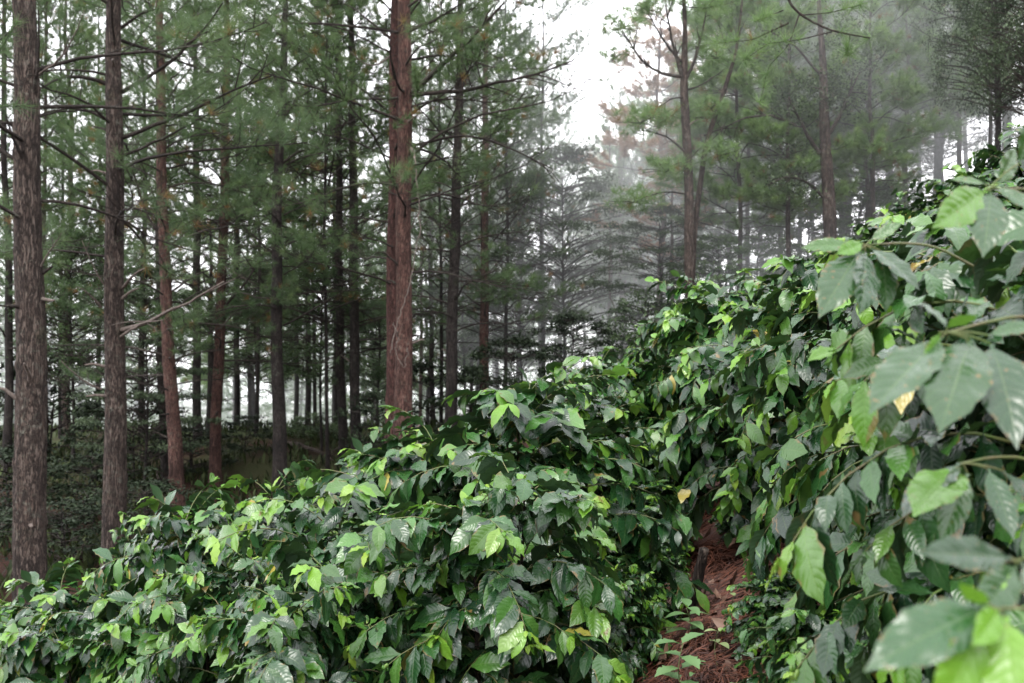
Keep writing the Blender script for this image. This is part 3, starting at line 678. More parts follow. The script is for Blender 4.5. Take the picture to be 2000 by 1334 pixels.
def add_tufts(t, count, seed, zmin, zmax, rad, mat='needle', nlen=.24, nw=.012, tuft=22, twigs=True, clump=None):
    """extra needle tufts gathered into clumps around the outer limbs of a tree"""
    rng = np.random.default_rng(seed); P = []
    for (cx, cy, cz, r, n) in clump:
        for _ in range(n):
            v = rng.normal(size=3); v = v/np.linalg.norm(v)*rng.random()**.4*r; v[2] *= .45; P.append((cx+v[0], cy+v[1], cz+v[2]))
    P = np.array(P); n = len(P)
    TD = rng.normal(size=(n, 3))*.6+np.array([0, 0, .5]); TD /= np.linalg.norm(TD, axis=1)[:, None]
    D = rng.normal(size=(n, tuft, 3)); D /= np.linalg.norm(D, axis=2)[..., None]; D = D*.85+TD[:, None, :]*.6; D /= np.linalg.norm(D, axis=2)[..., None]
    S = np.cross(D, rng.normal(size=(n, tuft, 3))); S /= np.linalg.norm(S, axis=2)[..., None]
    b = P[:, None, :]+D*.01
    V = np.stack([b-S*nw/2, b+S*nw/2, b+D*nlen*(.7+.5*rng.random((n, tuft, 1)))], 2).reshape(-1, 3)
    tv = rng.random((n, 1))*.6+rng.random((n, tuft))*.4
    u2 = np.repeat(np.stack([tv, np.repeat(rng.random((n, 1)), tuft, 1)], -1).reshape(-1, 2), 3, 0)
    # twigs carrying the tufts
    for (cx, cy, cz, r, nn) in (clump if twigs else ()):
        tb = TB()
        for _ in range(7):
            v = rng.normal(size=3); v = v/np.linalg.norm(v)*r*.9; v[2] *= .45
            tb.tube(limb_pts((cx, cy, cz-.1*r), (cx+v[0], cy+v[1], cz+v[2]), .05, rng, 6, .05), np.linspace(.012, .005, 6), 4)
        put('branch', tb.build('branch', M['twig'], link=False), t)
    put('foliage', finish('foliage', V, tris=np.arange(len(V)).reshape(-1, 3), uv2=u2, mat=M[mat], smooth=False, link=False), t)
def clumps(t, d, lst):
    o = t.location; out = []
    for px, py, dd, r, n in lst:
        p = at(px, py, d+dd); out.append((p.x-o.x, p.y-o.y, p.z-o.z, r*d/F, n))
    return out
# pine out of frame on the right whose dark branch hangs into the top of the view
ov = hero_pine('pine standing just outside the right edge, its dark forked branch hanging into the top right', 11.5, [(2500, 300, 40), (2500, -200, 32)], 'high', K_, 47, H=13., crot=2.6, cscale=.9)
def hang(t, d, lines, seed):
    rng = np.random.default_rng(seed); o = t.location; tips = []
    for pts, w0 in lines:
        q = np.array([tuple(at(a, b, d+c)-o) for a, b, c in pts]); m = 24; tt = np.linspace(0, len(q)-1, m)
        P = np.stack([np.interp(tt, range(len(q)), q[:, k]) for k in range(3)], 1)
        for _ in range(3): P[1:-1] = (P[:-2]+2*P[1:-1]+P[2:])/4
        tb = TB(); tb.tube(P, w0*np.linspace(1, .3, m), 6, .15, rng); tb.build('limb', M['twig'], t); tips += [P[i] for i in (12, 17, 20, 23)]
    return tips
tips = hang(ov, 11.5, [([(2490, -420, 0), (2000, -330, -.3), (1650, -200, -.5), (1520, -20, -.8), (1560, 30, -.8), (1625, 62, -.8), (1700, 74, -.9)], .026),
  ([(1560, 30, -.8), (1540, 90, -.8), (1500, 130, -.8), (1485, 200, -.8)], .009), ([(1540, 45, -.8), (1470, 78, -.7), (1400, 85, -.6)], .011), ([(1625, 62, -.8), (1560, 78, -.8), (1500, 85, -.9)], .008),
  ([(1660, 70, -.8), (1655, 110, -.8)], .006), ([(1530, 20, -.8), (1480, 40, -.8)], .007), ([(1560, 30, -.8), (1620, 25, -.8), (1680, 10, -.8)], .008), ([(1500, 85, -.8), (1450, 120, -.8)], .006)], 3)
add_tufts(ov, 0, 15, 0, 0, 0, mat='needle_lifted', nw=.005, nlen=.24, tuft=26, twigs=False, clump=[(p[0], p[1], p[2], .03, 2) for p in tips[2:]])
add_tufts(fk, 0, 5, 0, 0, 0, mat='needle_lifted', clump=clumps(fk, 22., [(1215, 50, -.4, 55, 45), (1262, 15, .3, 45, 40), (1300, -10, -.3, 60, 55), (1380, 10, .2, 60, 60), (1400, 110, .2, 40, 30), (1250, 235, -.2, 60, 60), (1290, 225, .2, 45, 35),
   (1240, 390, -.3, 55, 55), (1340, 230, .4, 50, 40), (1300, 330, 0, 60, 60), (1400, 300, 0, 55, 50), (1390, 210, 0, 35, 24), (1360, 90, .4, 40, 20), (1200, 110, -.3, 30, 16)]))

# young bright pines and dead pine at right
def shared_pine(label, px, d, wpx, crown, bark, H, rot=0., x=None, cat='pine tree', group=PG, extra_scale=1.0, parts=True):
    x = (px-CX)/F*d; gz = g1(x, d)
    t = thing('pine_tree', label, cat, (x, d, gz), group); t.rotation_euler = (0, 0, rot)
    c = PC[crown]; k = H/c['H']
    o = put('trunk', ST[bark], t); rs = wpx/2*d/F/.13; o.scale = (rs, rs, H/20)
    for p in ('branches', 'foliage'):
        b = put(p, c[p], t); b.scale = (k*extra_scale, k*extra_scale, k)
    return t
shared_pine('bright green young pine with a full conical crown under the top right corner', 1772, 26., 11, 'fresh', 'grey', 6.2, 1.2)
shared_pine('smaller bright green pine just left of the full young one', 1690, 25., 10, 'fresh', 'grey', 4.3, 4.0)
shared_pine('bright green pine tuft standing behind and right of the full young one', 1868, 27., 9, 'fresh', 'grey', 6.6, 2.9)
shared_pine('dead pine with a rust pink crown in the mist left of the forked pine', 1285, 28., 12, 'dead', 'red', 9.0, .5, extra_scale=1.7)
shared_pine('second rusty crowned pine, lower and right of the tall dead one', 1312, 27., 8, 'dead', 'red', 5.4, 2.1, extra_scale=1.4)

# filler pines: (px, width px, distance, crown, bark, height, label)
FILL = [
 (10, 15, 24, 'mid', 'dark', 19, 'dark pine trunk at the extreme left edge behind the thickest trunk'),
 (88, 10, 27, 'mid', 'grey', 19, 'thin pine stem peeping out right behind the thickest left trunk'),
 (137, 14, 30, 'low', 'grey', 18, 'grey pine between the two large left trunks, nearer the left one'),
 (190, 9, 34, 'mid', 'dark', 19, 'thin dark pine just left of the second large trunk'),
 (280, 12, 31, 'far', 'dark', 17, 'pine between the second large trunk and the leaning reddish pine'),
 (500, 8, 44, 'far', 'dark', 18, 'slim far pine between the curved red pine and the straight mossy limbed pine'),
 (575, 9, 38, 'far2', 'dark', 19, 'thin far pine just right of the straight mossy limbed pine'),
 (598, 11, 36, 'far', 'dark', 16, 'far pine second to the right of the straight mossy limbed pine'),
 (652, 8, 42, 'far2', 'dark', 18, 'thin pine left of the dark trunk pair'),
 (735, 8, 46, 'far2', 'grey', 9, 'faint thin pine in the bright gap left of the twin red pines'),
 (820, 7, 40, 'far2', 'red', 18, 'faint reddish pine stem immediately right of the twin red pines'),
 (918, 7, 38, 'far2', 'grey', 17, 'thin pine between the black trunk and the purple brown trunk'),
 (1010, 8, 34, 'far', 'dark', 12, 'slender pine right of the purple brown trunk'),
 (1060, 9, 35, 'far', 'dark', 11, 'dark slender pine above the tall domed coffee bush'),
 (1095, 9, 38, 'far2', 'red', 10.5, 'reddish slim pine left of the misty centre'),
 (1165, 7, 40, 'far', 'grey', 10, 'thin misty pine left of the reddish pine where the rows meet'),
 (1190, 7, 31, 'far2', 'red', 7.5, 'thin red stem directly left of the reddish pine where the rows meet'),
 (1237, 6, 43, 'far2', 'red', 10.5, 'thin red stem directly right of the reddish pine where the rows meet'),
 (1252, 6, 47, 'far2', 'dark', 12, 'faint dark stem second to the right of the reddish pine where the rows meet'),
 (1406, 7, 33, 'far2', 'red', 10, 'thin reddish pine to the right of the forked pale pine'),
 (1450, 7, 38, 'far', 'grey', 13, 'misty pine between the thin reddish stem and the purple one'),
 (1487, 8, 32, 'far', 'red', 12, 'misty purple stemmed pine midway between the forked pine and the oak'),
 (1545, 8, 36, 'far', 'grey', 15, 'misty pine left of the grey oak with the curved limb'),
 (1650, 14, 27, 'far', 'grey', 14, 'stout grey pine directly right of the oak with the curved limb'),
 (1735, 8, 30, 'far', 'dark', 14, 'dark pine stem between the two bright young pines'),
 (1830, 9, 30, 'far', 'grey', 15, 'pine stem behind the full bright young pine'),
 (1890, 8, 33, 'low', 'dark', 14, 'dark pine in front of the top right corner'),
 (1965, 9, 28, 'low', 'dark', 14, 'dark pine at the right edge behind the oak leaves'),
 (1520, 9, 26, 'low', 'grey', 13.5, 'pine with drooping grey boughs above the curved oak limb'),
 (330, 8, 46, 'far', 'dark', 20, 'far pine crown seen behind the leaning reddish pine'),
 (615, 7, 33, 'mid', 'dark', 17, 'leafy pine behind the dark trunk pair, on their left'),
 (1062, 8, 29, 'low', 'dark', 13.8, 'full green pine crown right of the purple brown trunk'),
 (985, 7, 27, 'mid', 'dark', 14, 'nearer dense pine crown at the left rim of the white sky gap'),
 (930, 7, 36, 'mid', 'dark', 18, 'high dense pine crown over the purple brown trunk'),
 (1140, 7, 46, 'far', 'grey', 11.5, 'misty pine crown below the white sky gap'),
 (1215, 7, 52, 'far', 'grey', 13, 'misty far pine crown under the rust pink one'),
 (1350, 7, 42, 'far', 'grey', 10, 'misty far pine crown behind the forked pale pine'),
 (1430, 7, 29, 'mid', 'grey', 14.5, 'hazy pine crown right of the forked pale pine'),
 (1590, 7, 31, 'far', 'grey', 17, 'tall hazy pine crown above the grey oak'),
 (1700, 7, 36, 'far', 'grey', 18, 'tall pine crown above the smaller bright pine'),
 (1800, 7, 35, 'low', 'grey', 17, 'tall pine crown above the full bright pine'),
 (1930, 7, 24, 'low', 'dark', 13, 'dark pine crown in the top right corner'),
 (640, 7, 23.5, 'open', 'dark', 18, 'pine crown high above the dark trunk pair'),
]
FILL += [
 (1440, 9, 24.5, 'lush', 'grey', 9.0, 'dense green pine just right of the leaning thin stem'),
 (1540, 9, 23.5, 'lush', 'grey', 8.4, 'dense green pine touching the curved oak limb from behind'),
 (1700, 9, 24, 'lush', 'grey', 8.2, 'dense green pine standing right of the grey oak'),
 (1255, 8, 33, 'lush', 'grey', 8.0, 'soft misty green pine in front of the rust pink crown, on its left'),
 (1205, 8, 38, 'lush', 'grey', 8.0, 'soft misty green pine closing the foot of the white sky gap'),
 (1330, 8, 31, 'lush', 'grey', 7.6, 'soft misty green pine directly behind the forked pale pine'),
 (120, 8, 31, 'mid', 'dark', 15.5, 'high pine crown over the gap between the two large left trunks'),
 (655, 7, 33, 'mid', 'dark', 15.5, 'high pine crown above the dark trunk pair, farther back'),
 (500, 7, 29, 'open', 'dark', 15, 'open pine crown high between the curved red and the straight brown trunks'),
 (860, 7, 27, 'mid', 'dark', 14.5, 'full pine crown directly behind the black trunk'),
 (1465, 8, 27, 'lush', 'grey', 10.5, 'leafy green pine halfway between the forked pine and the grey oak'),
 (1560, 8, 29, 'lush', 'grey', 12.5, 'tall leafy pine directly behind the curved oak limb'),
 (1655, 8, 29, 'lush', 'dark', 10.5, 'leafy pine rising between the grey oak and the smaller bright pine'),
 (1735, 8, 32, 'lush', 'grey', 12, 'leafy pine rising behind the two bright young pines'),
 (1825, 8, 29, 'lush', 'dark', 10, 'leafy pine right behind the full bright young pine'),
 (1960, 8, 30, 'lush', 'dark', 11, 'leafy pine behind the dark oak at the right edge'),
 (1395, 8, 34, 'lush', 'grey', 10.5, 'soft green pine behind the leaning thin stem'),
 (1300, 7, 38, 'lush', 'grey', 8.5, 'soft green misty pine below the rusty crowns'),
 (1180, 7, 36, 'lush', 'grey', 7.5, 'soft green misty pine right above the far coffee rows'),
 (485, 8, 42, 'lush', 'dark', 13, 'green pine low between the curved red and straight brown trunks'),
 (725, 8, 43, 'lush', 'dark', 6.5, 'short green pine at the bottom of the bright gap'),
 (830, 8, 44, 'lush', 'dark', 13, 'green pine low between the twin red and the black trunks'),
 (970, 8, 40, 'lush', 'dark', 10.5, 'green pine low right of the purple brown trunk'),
]
rr = random.Random(4)
for i, (px, w, d, cr, bk, H, lab) in enumerate(FILL):
    if H > 14: H = 14+(H-14)*.35
    shared_pine(lab, px, d, w, cr, bk, H, rr.random()*6.28, extra_scale=rr.uniform(.95, 1.15))

# broadleaf trees and shrubs
def vine(label, d, pts, w0, seed):
    rng = np.random.default_rng(seed); q = np.array([tuple(at(a, b, d+c)) for a, b, c in pts]); m = 40
    tt = np.linspace(0, len(q)-1, m); P = np.stack([np.interp(tt, range(len(q)), q[:, k]) for k in range(3)], 1)
    for _ in range(3): P[1:-1] = (P[:-2]+P[1:-1]*2+P[2:])/4
    P[1:-1] += rng.normal(size=(m-2, 3))*.012; o0 = P[0].copy(); tb = TB(); tb.tube(P-o0, np.full(m, w0), 6, .2, rng)
    o = tb.build('vine', M['deadwood']); o.location = o0; return tag(o, label, 'vine')
vine('long pale dry vine dangling in front of the twin red pines', 15.7, [(812, 330, 0), (822, 430, 0), (800, 560, 0), (772, 640, 0), (762, 690, 0)], .009, 1)
vine('short curled dry vine lower down on the front twin red pine', 15.7, [(768, 630, 0), (778, 655, 0), (772, 690, 0), (790, 720, 0), (796, 680, 0)], .007, 2)
vine('bleached dead sapling stem leaning among the misty stems', 27., [(1192, 470, 0), (1188, 560, 0), (1205, 620, 0), (1196, 650, 0), (1195, 700, 0)], .022, 3)
def broad_variant(seed, H, Rr, mat, leaf=.09, ncl=90, per=60, flat=.5, z0=.35, layered=False, trunk_r=.07):
    rng = np.random.default_rng(seed); R = rng.random
    tr = TB(); z = np.linspace(-.2, H*.9, 12); tr.tube(np.stack([.06*np.sin(z*1.1+seed), .06*np.sin(z*.9), z], 1), trunk_r*np.linspace(1, .25, 12), 8, .15, rng)
    br = TB(); P = []; Nn = []; VV = []
    for i in range(ncl):
        s = rng.random(); zc = H*(z0+(1-z0)*s); rr_ = Rr*math.sqrt(max(.05, 1-abs(s*1.6-.6)**2))*(.35+.65*math.sqrt(R())); a = R()*6.28
        if layered: zc = round(zc/(H*.11))*H*.11+R()*.1
        c = np.array([math.cos(a)*rr_, math.sin(a)*rr_, zc]); st = np.array([0, 0, max(.2, zc-rr_*(.1+.3*R()))])
        br.tube(limb_pts(st, c, .06, rng, 6, .04), np.linspace(.013, .005, 6)*max(1, H/5), 4)
        cr = (.16+.2*R())*max(.6, Rr*.45); n = int(per*(.5+R())); v = rng.normal(size=(n, 3)); v *= cr*.6; v[:, 2] *= flat
        P.append(c+v); Nn.append(rng.normal(size=(n, 3))*.6+np.array([0, 0, 1])); VV.append(np.clip(R()*.5+rng.random(n)*.35+.3*(v[:, 2]/(cr+1e-6)), 0, 1))
    P = np.concatenate(P); Nn = np.concatenate(Nn); VV = np.concatenate(VV); n = len(P)
    Nn /= np.linalg.norm(Nn, axis=1)[:, None]; D = np.cross(Nn, rng.normal(size=(n, 3))); D /= np.linalg.norm(D, axis=1)[:, None]; D[:, 2] -= .25
    S = np.cross(D, Nn); L = leaf*(.6+.7*rng.random((n, 1))); W = L*.24
    V = np.stack([P, P+D*L*.45+S*W, P+D*L, P+D*L*.45-S*W], 1).reshape(-1, 3)
    return {'trunk': tr.build('trunk', M['bark_dark'], link=False), 'branches': br.build('branches', M['twig'], link=False),
            'foliage': finish('foliage', V, np.arange(len(V)).reshape(-1, 4), uv2=np.repeat(np.stack([VV, VV], 1), 4, 0), mat=M[mat], smooth=False, link=False), 'H': H, 'R': Rr}
BV = {
 'tree': broad_variant(1, 6., 2.0, 'broad', .085, 190, 110),
 'layer': broad_variant(2, 6., 2.3, 'broad_dark', .08, 190, 100, .25, .2, True, .05),
 'oak': broad_variant(3, 7., 2.3, 'broad_dark', .075, 260, 130, .8, .30, False, .14),
 'fern': broad_variant(4, 2.6, 1.5, 'fern', .10, 110, 80, .35, .1, True, .03),
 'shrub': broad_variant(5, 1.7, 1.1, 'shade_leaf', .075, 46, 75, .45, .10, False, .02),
 'shrub2': broad_variant(6, 1.3, .9, 'broad', .08, 60, 50, .8, .1, False, .02),
}
def broad(name, cat, label, px, d, var, H, W, rot, group):
    x = (px-CX)/F*d; gz = g1(x, d); v = BV[var]
    t = thing(name, label, cat, (x, d, gz), group); t.rotation_euler = (0, 0, rot); t.scale = (W/v['R'], W/v['R'], H/v['H'])
    for k in ('trunk', 'branches', 'foliage'):
        put('stem' if (k == 'trunk' and name == 'shrub') else k, v[k], t)
    return t
BG = 'broadleaf trees under the pines'
for px, d, var, H, W, lab in [
 (628, 26, 'tree', 5.2, 1.3, 'round mid green broadleaf tree between the straight brown pine and the dark trunk pair'),
 (1100, 27, 'layer', 6.6, 2.4, 'dark broadleaf tree with flat layered boughs left of the misty centre'),
 (1020, 30, 'layer', 7., 1.8, 'layered dark broadleaf tree right of the purple brown trunk'),
 (1250, 33, 'layer', 6., 2.0, 'pale hazy layered tree behind the path end'),
 (140, 25, 'tree', 6., 1.5, 'leafy broadleaf tree in the gap between the two large left trunks'),
 (285, 22, 'layer', 5., 1.6, 'dark layered tree right of the second large trunk'),
 (500, 33, 'tree', 5.5, 1.7, 'broadleaf tree between the curved red pine and the straight brown pine'),
 (740, 34, 'tree', 4.5, 1.6, 'low broadleaf tree in the bright gap left of the twin red pines'),
 (905, 33, 'tree', 5.5, 1.6, 'broadleaf tree behind the black trunk'),
 (1945, 21, 'oak', 7.0, 1.35, 'dark small leaved oak at the right edge above the coffee slope'),
 (2015, 19, 'oak', 6.4, 1.2, 'dark small leaved oak cut by the right edge of the photo'),
 (1560, 28, 'layer', 5.2, 2.0, 'dim broadleaf tree behind the curved oak limb'),
 (1420, 30, 'layer', 4.5, 1.7, 'hazy broadleaf tree right of the foot of the forked pale pine'),
 (1840, 29, 'oak', 4.0, 2.2, 'dark broadleaf tree behind the foot of the full bright young pine'),
 (1700, 30, 'oak', 3.0, 2.0, 'dark broadleaf tree behind the feathery shrubs on the slope'),
]: broad('broadleaf_tree', 'tree', lab, px, d, var, H, W, rr.random()*6, BG)
# the grey oak with curved limb
ok = hero_pine('grey lichened oak with a long limb curving up to the left, upper right', 22.5, [(1622, 440, 26), (1616, 330, 23), (1612, 240, 20), (1606, 120, 14), (1600, 40, 9)], None, G_, 31,
  [((1600, 300), (1540, 190), 10, -.08, -.4, 'twig', 4), ((1555, 245), (1400, 262), 6, .16, -.5, 'twig', 8), ((1608, 385), (1500, 362), 7, .22, -.4, 'twig', 7), ((1620, 260), (1680, 140), 9, -.05, 0, 'twig', 5), ((1606, 150), (1500, 60), 6, .05, -.2, 'twig', 6)], H=9., cat='tree', group=BG)
ok.name = 'oak_tree'
def leaf_clump(t, d, lst, mat, seed, leaf=.09):
    rng = np.random.default_rng(seed); P = []; 
    for cx, cy, cz, r, n in clumps(t, d, lst):
        v = rng.normal(size=(n, 3))*r*.55; v[:, 2] *= .7; P.append(np.array([cx, cy, cz])+v)
    P = np.concatenate(P); n = len(P); Nn = rng.normal(size=(n, 3))*.6+np.array([0, 0, 1]); Nn /= np.linalg.norm(Nn, axis=1)[:, None]
    D = np.cross(Nn, rng.normal(size=(n, 3))); D /= np.linalg.norm(D, axis=1)[:, None]; S = np.cross(D, Nn); L = leaf*(.6+.7*rng.random((n, 1))); W = L*.25
    V = np.stack([P, P+D*L*.45+S*W, P+D*L, P+D*L*.45-S*W], 1).reshape(-1, 3); vv = rng.random(n)
    put('foliage', finish('foliage', V, np.arange(len(V)).reshape(-1, 4), uv2=np.repeat(np.stack([vv, vv], 1), 4, 0), mat=M[mat], smooth=False, link=False), t)
leaf_clump(ok, 22.5, [(1600, 180, 0, 60, 1100), (1560, 210, -.3, 45, 600), (1660, 130, .2, 55, 900), (1650, 200, .3, 50, 600), (1520, 355, -.3, 40, 350), (1560, 370, -.2, 40, 350), (1640, 60, 0, 60, 800), (1560, 290, .3, 40, 300), (1500, 90, -.2, 45, 400)], 'broad_dark', 3, .07)

SG = 'shrubs growing under the trees'
SH = [(1480, 26, 'fern', 1.9, 1.3, 'feathery green shrub above the left end of the upper coffee row'), (1580, 26, 'fern', 1.6, 1.5, 'feathery bright green shrub below the grey oak'),
 (1680, 26, 'fern', 1.4, 1.6, 'feathery green shrub below the smaller bright pine'), (1770, 27, 'fern', 1.1, 1.4, 'feathery green shrub at the foot of the full bright pine'), (1400, 25, 'fern', 2.0, 1.3, 'feathery shrub right of the foot of the forked pine'),
 (1290, 25, 'layer', 3.5, 1.6, 'dim spreading shrub left of the foot of the forked pine')]
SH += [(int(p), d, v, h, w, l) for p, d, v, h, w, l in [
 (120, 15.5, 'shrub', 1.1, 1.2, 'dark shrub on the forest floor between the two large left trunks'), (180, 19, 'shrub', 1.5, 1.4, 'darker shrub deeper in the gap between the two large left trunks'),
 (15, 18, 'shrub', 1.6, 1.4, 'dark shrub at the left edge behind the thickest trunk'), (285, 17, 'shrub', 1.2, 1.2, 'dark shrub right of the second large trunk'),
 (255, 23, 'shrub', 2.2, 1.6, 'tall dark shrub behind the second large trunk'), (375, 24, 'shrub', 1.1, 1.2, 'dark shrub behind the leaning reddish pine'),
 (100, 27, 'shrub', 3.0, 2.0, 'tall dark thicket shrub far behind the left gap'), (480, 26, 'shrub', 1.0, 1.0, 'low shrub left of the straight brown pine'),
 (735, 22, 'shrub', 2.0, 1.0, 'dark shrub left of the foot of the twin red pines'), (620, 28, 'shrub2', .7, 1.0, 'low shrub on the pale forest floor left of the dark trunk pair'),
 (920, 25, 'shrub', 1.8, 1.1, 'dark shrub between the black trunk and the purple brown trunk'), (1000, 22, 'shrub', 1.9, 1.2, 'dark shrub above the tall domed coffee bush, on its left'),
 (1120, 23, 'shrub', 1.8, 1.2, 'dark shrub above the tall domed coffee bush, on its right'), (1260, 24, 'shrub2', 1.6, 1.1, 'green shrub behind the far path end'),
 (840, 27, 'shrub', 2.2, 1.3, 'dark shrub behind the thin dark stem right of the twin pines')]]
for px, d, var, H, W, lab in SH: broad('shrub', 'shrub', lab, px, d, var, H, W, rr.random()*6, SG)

# ------------------------------------------------------------------ ground
def grid(x0, x1, nx, y0, y1, ny, fx=None):
    xs = np.linspace(x0, x1, nx); ys = np.linspace(y0, y1, ny); X, Y = np.meshgrid(xs, ys); return X, Y
xs = np.concatenate([np.linspace(-400, -40, 26)[:-1], np.linspace(-40, -8, 65)[:-1], np.linspace(-8, 8, 161)[:-1], np.linspace(8, 40, 65)[:-1], np.linspace(40, 400, 26)])
ys = np.concatenate([np.linspace(-60, -2, 30)[:-1], np.linspace(-2, 14, 161)[:-1], np.linspace(14, 60, 93)[:-1], np.linspace(60, 500, 40)])
X, Y = np.meshgrid(xs, ys); Z = G(X, Y)
rngg = np.random.default_rng(7); Z = Z+(rngg.random(Z.shape)-.5)*.03*(np.abs(X) < 9)*(Y < 15)
nx = len(xs); q = np.array([(j*nx+i, j*nx+i+1, (j+1)*nx+i+1, (j+1)*nx+i) for j in range(len(ys)-1) for i in range(nx-1)])
gr = finish('ground', np.stack([X, Y, Z], -1).reshape(-1, 3), q, mat=M['ground'])
gr['kind'] = 'structure'

# fallen pine needles on the path
def litter(n, xr, yr, seed, L=.17, w=.0022):
    rng = np.random.default_rng(seed)
    x = rng.uniform(*xr, n); y = rng.uniform(*yr, n)
    x = x+.06*(y-4)
    kp = np.sin(x*7.3+1)*np.sin(y*6.1+2*x)+rng.random(n)*.9 > -.25; x = x[kp]; y = y[kp]; n = len(x)
    lump = .05*np.clip(np.sin(x*9+y*3)*np.sin(y*5-x*2), 0, 1)
    z = G(x, y)+.006+lump+rng.random(n)*.03
    dirn = 1.2*np.sin(x*4+1)+1.1*np.sin(y*3.1)+rng.normal(size=n)*.55-1.2
    D = np.stack([np.cos(dirn), np.sin(dirn), .5*np.cos(dirn)+rng.normal(size=n)*.16], 1); D /= np.linalg.norm(D, axis=1)[:, None]
    S = np.cross(D, (0, -.5, 1)); S /= np.linalg.norm(S, axis=1)[:, None]
    Ln = L*(.5+.8*rng.random((n, 1))); B = np.stack([x, y, z], 1); bend = np.stack([0*x, 0*x, .02*rng.random(n)], 1)
    m = B+D*Ln*.5+bend; e = B+D*Ln+S*Ln*rng.normal(size=(n, 1))*.12
    V = np.stack([B-S*w, B+S*w, m+S*w, m-S*w, e+S*w*.6, e-S*w*.6], 1).reshape(-1, 3)
    k = np.arange(n)[:, None]*6; Q = np.concatenate([k+np.array([[0, 1, 2, 3]]), k+np.array([[3, 2, 4, 5]])])
    u = np.repeat(np.stack([rng.random(n)**1.3]*2, 1), 6, 0)
    o = finish('pine_needle_litter', V, Q, uv2=u, mat=M['litter'], smooth=False)
    return tag(o, 'reddish brown fallen pine needles matted on the bare path', 'pine needles', kind='stuff')
litter(42000, (.2, 1.9), (2.4, 9.5), 3)

# fallen brown leaves on the path and under the bushes
def fallen(n, seed):
    rng = np.random.default_rng(seed); t = leaf_template(8, 4, rng, 1.6, .5, .05, .23); t2 = leaf_template(8, 4, rng, -1.2, .6, .06, .2)
    y = rng.uniform(2.6, 9, n); x = rng.uniform(-.2, 2.0, n)+.06*(y-4); P = np.stack([x, y, G(x, y)+.045+.03*rng.random(n)], 1)
    a = rng.random(n)*6.28; D = np.stack([np.cos(a), np.sin(a), .5*np.cos(a)], 1); N3 = np.stack([rng.normal(size=n)*.35-.4, rng.normal(size=n)*.35, np.ones(n)], 1)
    V, Q, U, U2 = scatter_leaves([t, t2], P, D, N3, .08+.08*rng.random(n), rng.integers(0, 2, n), rng.random(n), rng.random(n))
    tag(finish('fallen_leaves', V, Q, uv=U, uv2=U2, mat=M['dead_leaf']), 'curled brown fallen leaves scattered over the bare path', 'fallen leaves', kind='stuff')
M['dead_leaf'] = plain_mat('dead_leaf', (.06, .03, .018), (.22, .13, .085), rough=.6, uvvar=True)
fallen(420, 8)

# low weeds on the far forest floor
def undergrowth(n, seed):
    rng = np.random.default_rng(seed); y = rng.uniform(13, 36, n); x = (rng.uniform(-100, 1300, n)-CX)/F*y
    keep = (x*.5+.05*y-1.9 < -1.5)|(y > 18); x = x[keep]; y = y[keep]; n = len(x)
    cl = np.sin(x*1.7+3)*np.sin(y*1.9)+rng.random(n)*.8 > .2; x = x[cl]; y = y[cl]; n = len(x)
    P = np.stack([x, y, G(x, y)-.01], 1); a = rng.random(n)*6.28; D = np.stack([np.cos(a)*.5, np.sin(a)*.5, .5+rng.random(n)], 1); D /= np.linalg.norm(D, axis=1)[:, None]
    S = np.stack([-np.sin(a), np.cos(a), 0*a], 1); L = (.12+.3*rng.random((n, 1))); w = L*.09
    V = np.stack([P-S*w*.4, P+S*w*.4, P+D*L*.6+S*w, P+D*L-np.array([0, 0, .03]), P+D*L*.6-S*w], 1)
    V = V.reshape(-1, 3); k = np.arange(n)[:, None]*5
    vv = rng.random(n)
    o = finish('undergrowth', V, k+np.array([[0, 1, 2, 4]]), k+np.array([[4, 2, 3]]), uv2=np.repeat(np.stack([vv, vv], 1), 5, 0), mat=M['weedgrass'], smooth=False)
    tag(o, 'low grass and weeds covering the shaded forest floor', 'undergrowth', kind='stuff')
undergrowth(24000, 5)

# fallen wood on the forest floor
def fallen_log(label, px0, d0, px1, d1, r, seed, cat='fallen branch'):
    rng = np.random.default_rng(seed); x0 = (px0-CX)/F*d0; x1 = (px1-CX)/F*d1; z0 = g1(x0, d0); z1 = g1(x1, d1)
    P = limb_pts((0, 0, r*.7), (x1-x0, d1-d0, z1-z0+r*.7), .03, rng, 16, .03); tb = TB(); tb.tube(P, r*np.linspace(1, .35, 16), 9, .2, rng)
    L = np.linalg.norm(P[-1])
    for k in range(5):
        i = int(rng.integers(5, 15)); e = P[i]+nrm(rng.normal(size=3)*np.array([1, 1, .3])+np.array([0, 0, .8]))*L*rng.uniform(.08, .22); tb.tube(limb_pts(P[i], e, .05, rng, 6, .05), np.linspace(r*.35, r*.1, 6), 5)
    o = tb.build('fallen_branch', M['bark_grey']); o.location = (x0, d0, z0); tag(o, label, cat)
fallen_log('grey fallen branch lying on the dark floor between the two large left trunks', 105, 15, 195, 17, .07, 1)
fallen_log('long fallen branch lying on the floor behind the leaning reddish pine', 270, 21, 400, 25, .09, 2)
fallen_log('fallen branch on the paler floor left of the dark trunk pair', 560, 27, 650, 25, .08, 3)
fallen_log('thin fallen branch on the floor at the left edge behind the thickest trunk', -10, 17, 40, 21, .06, 4)

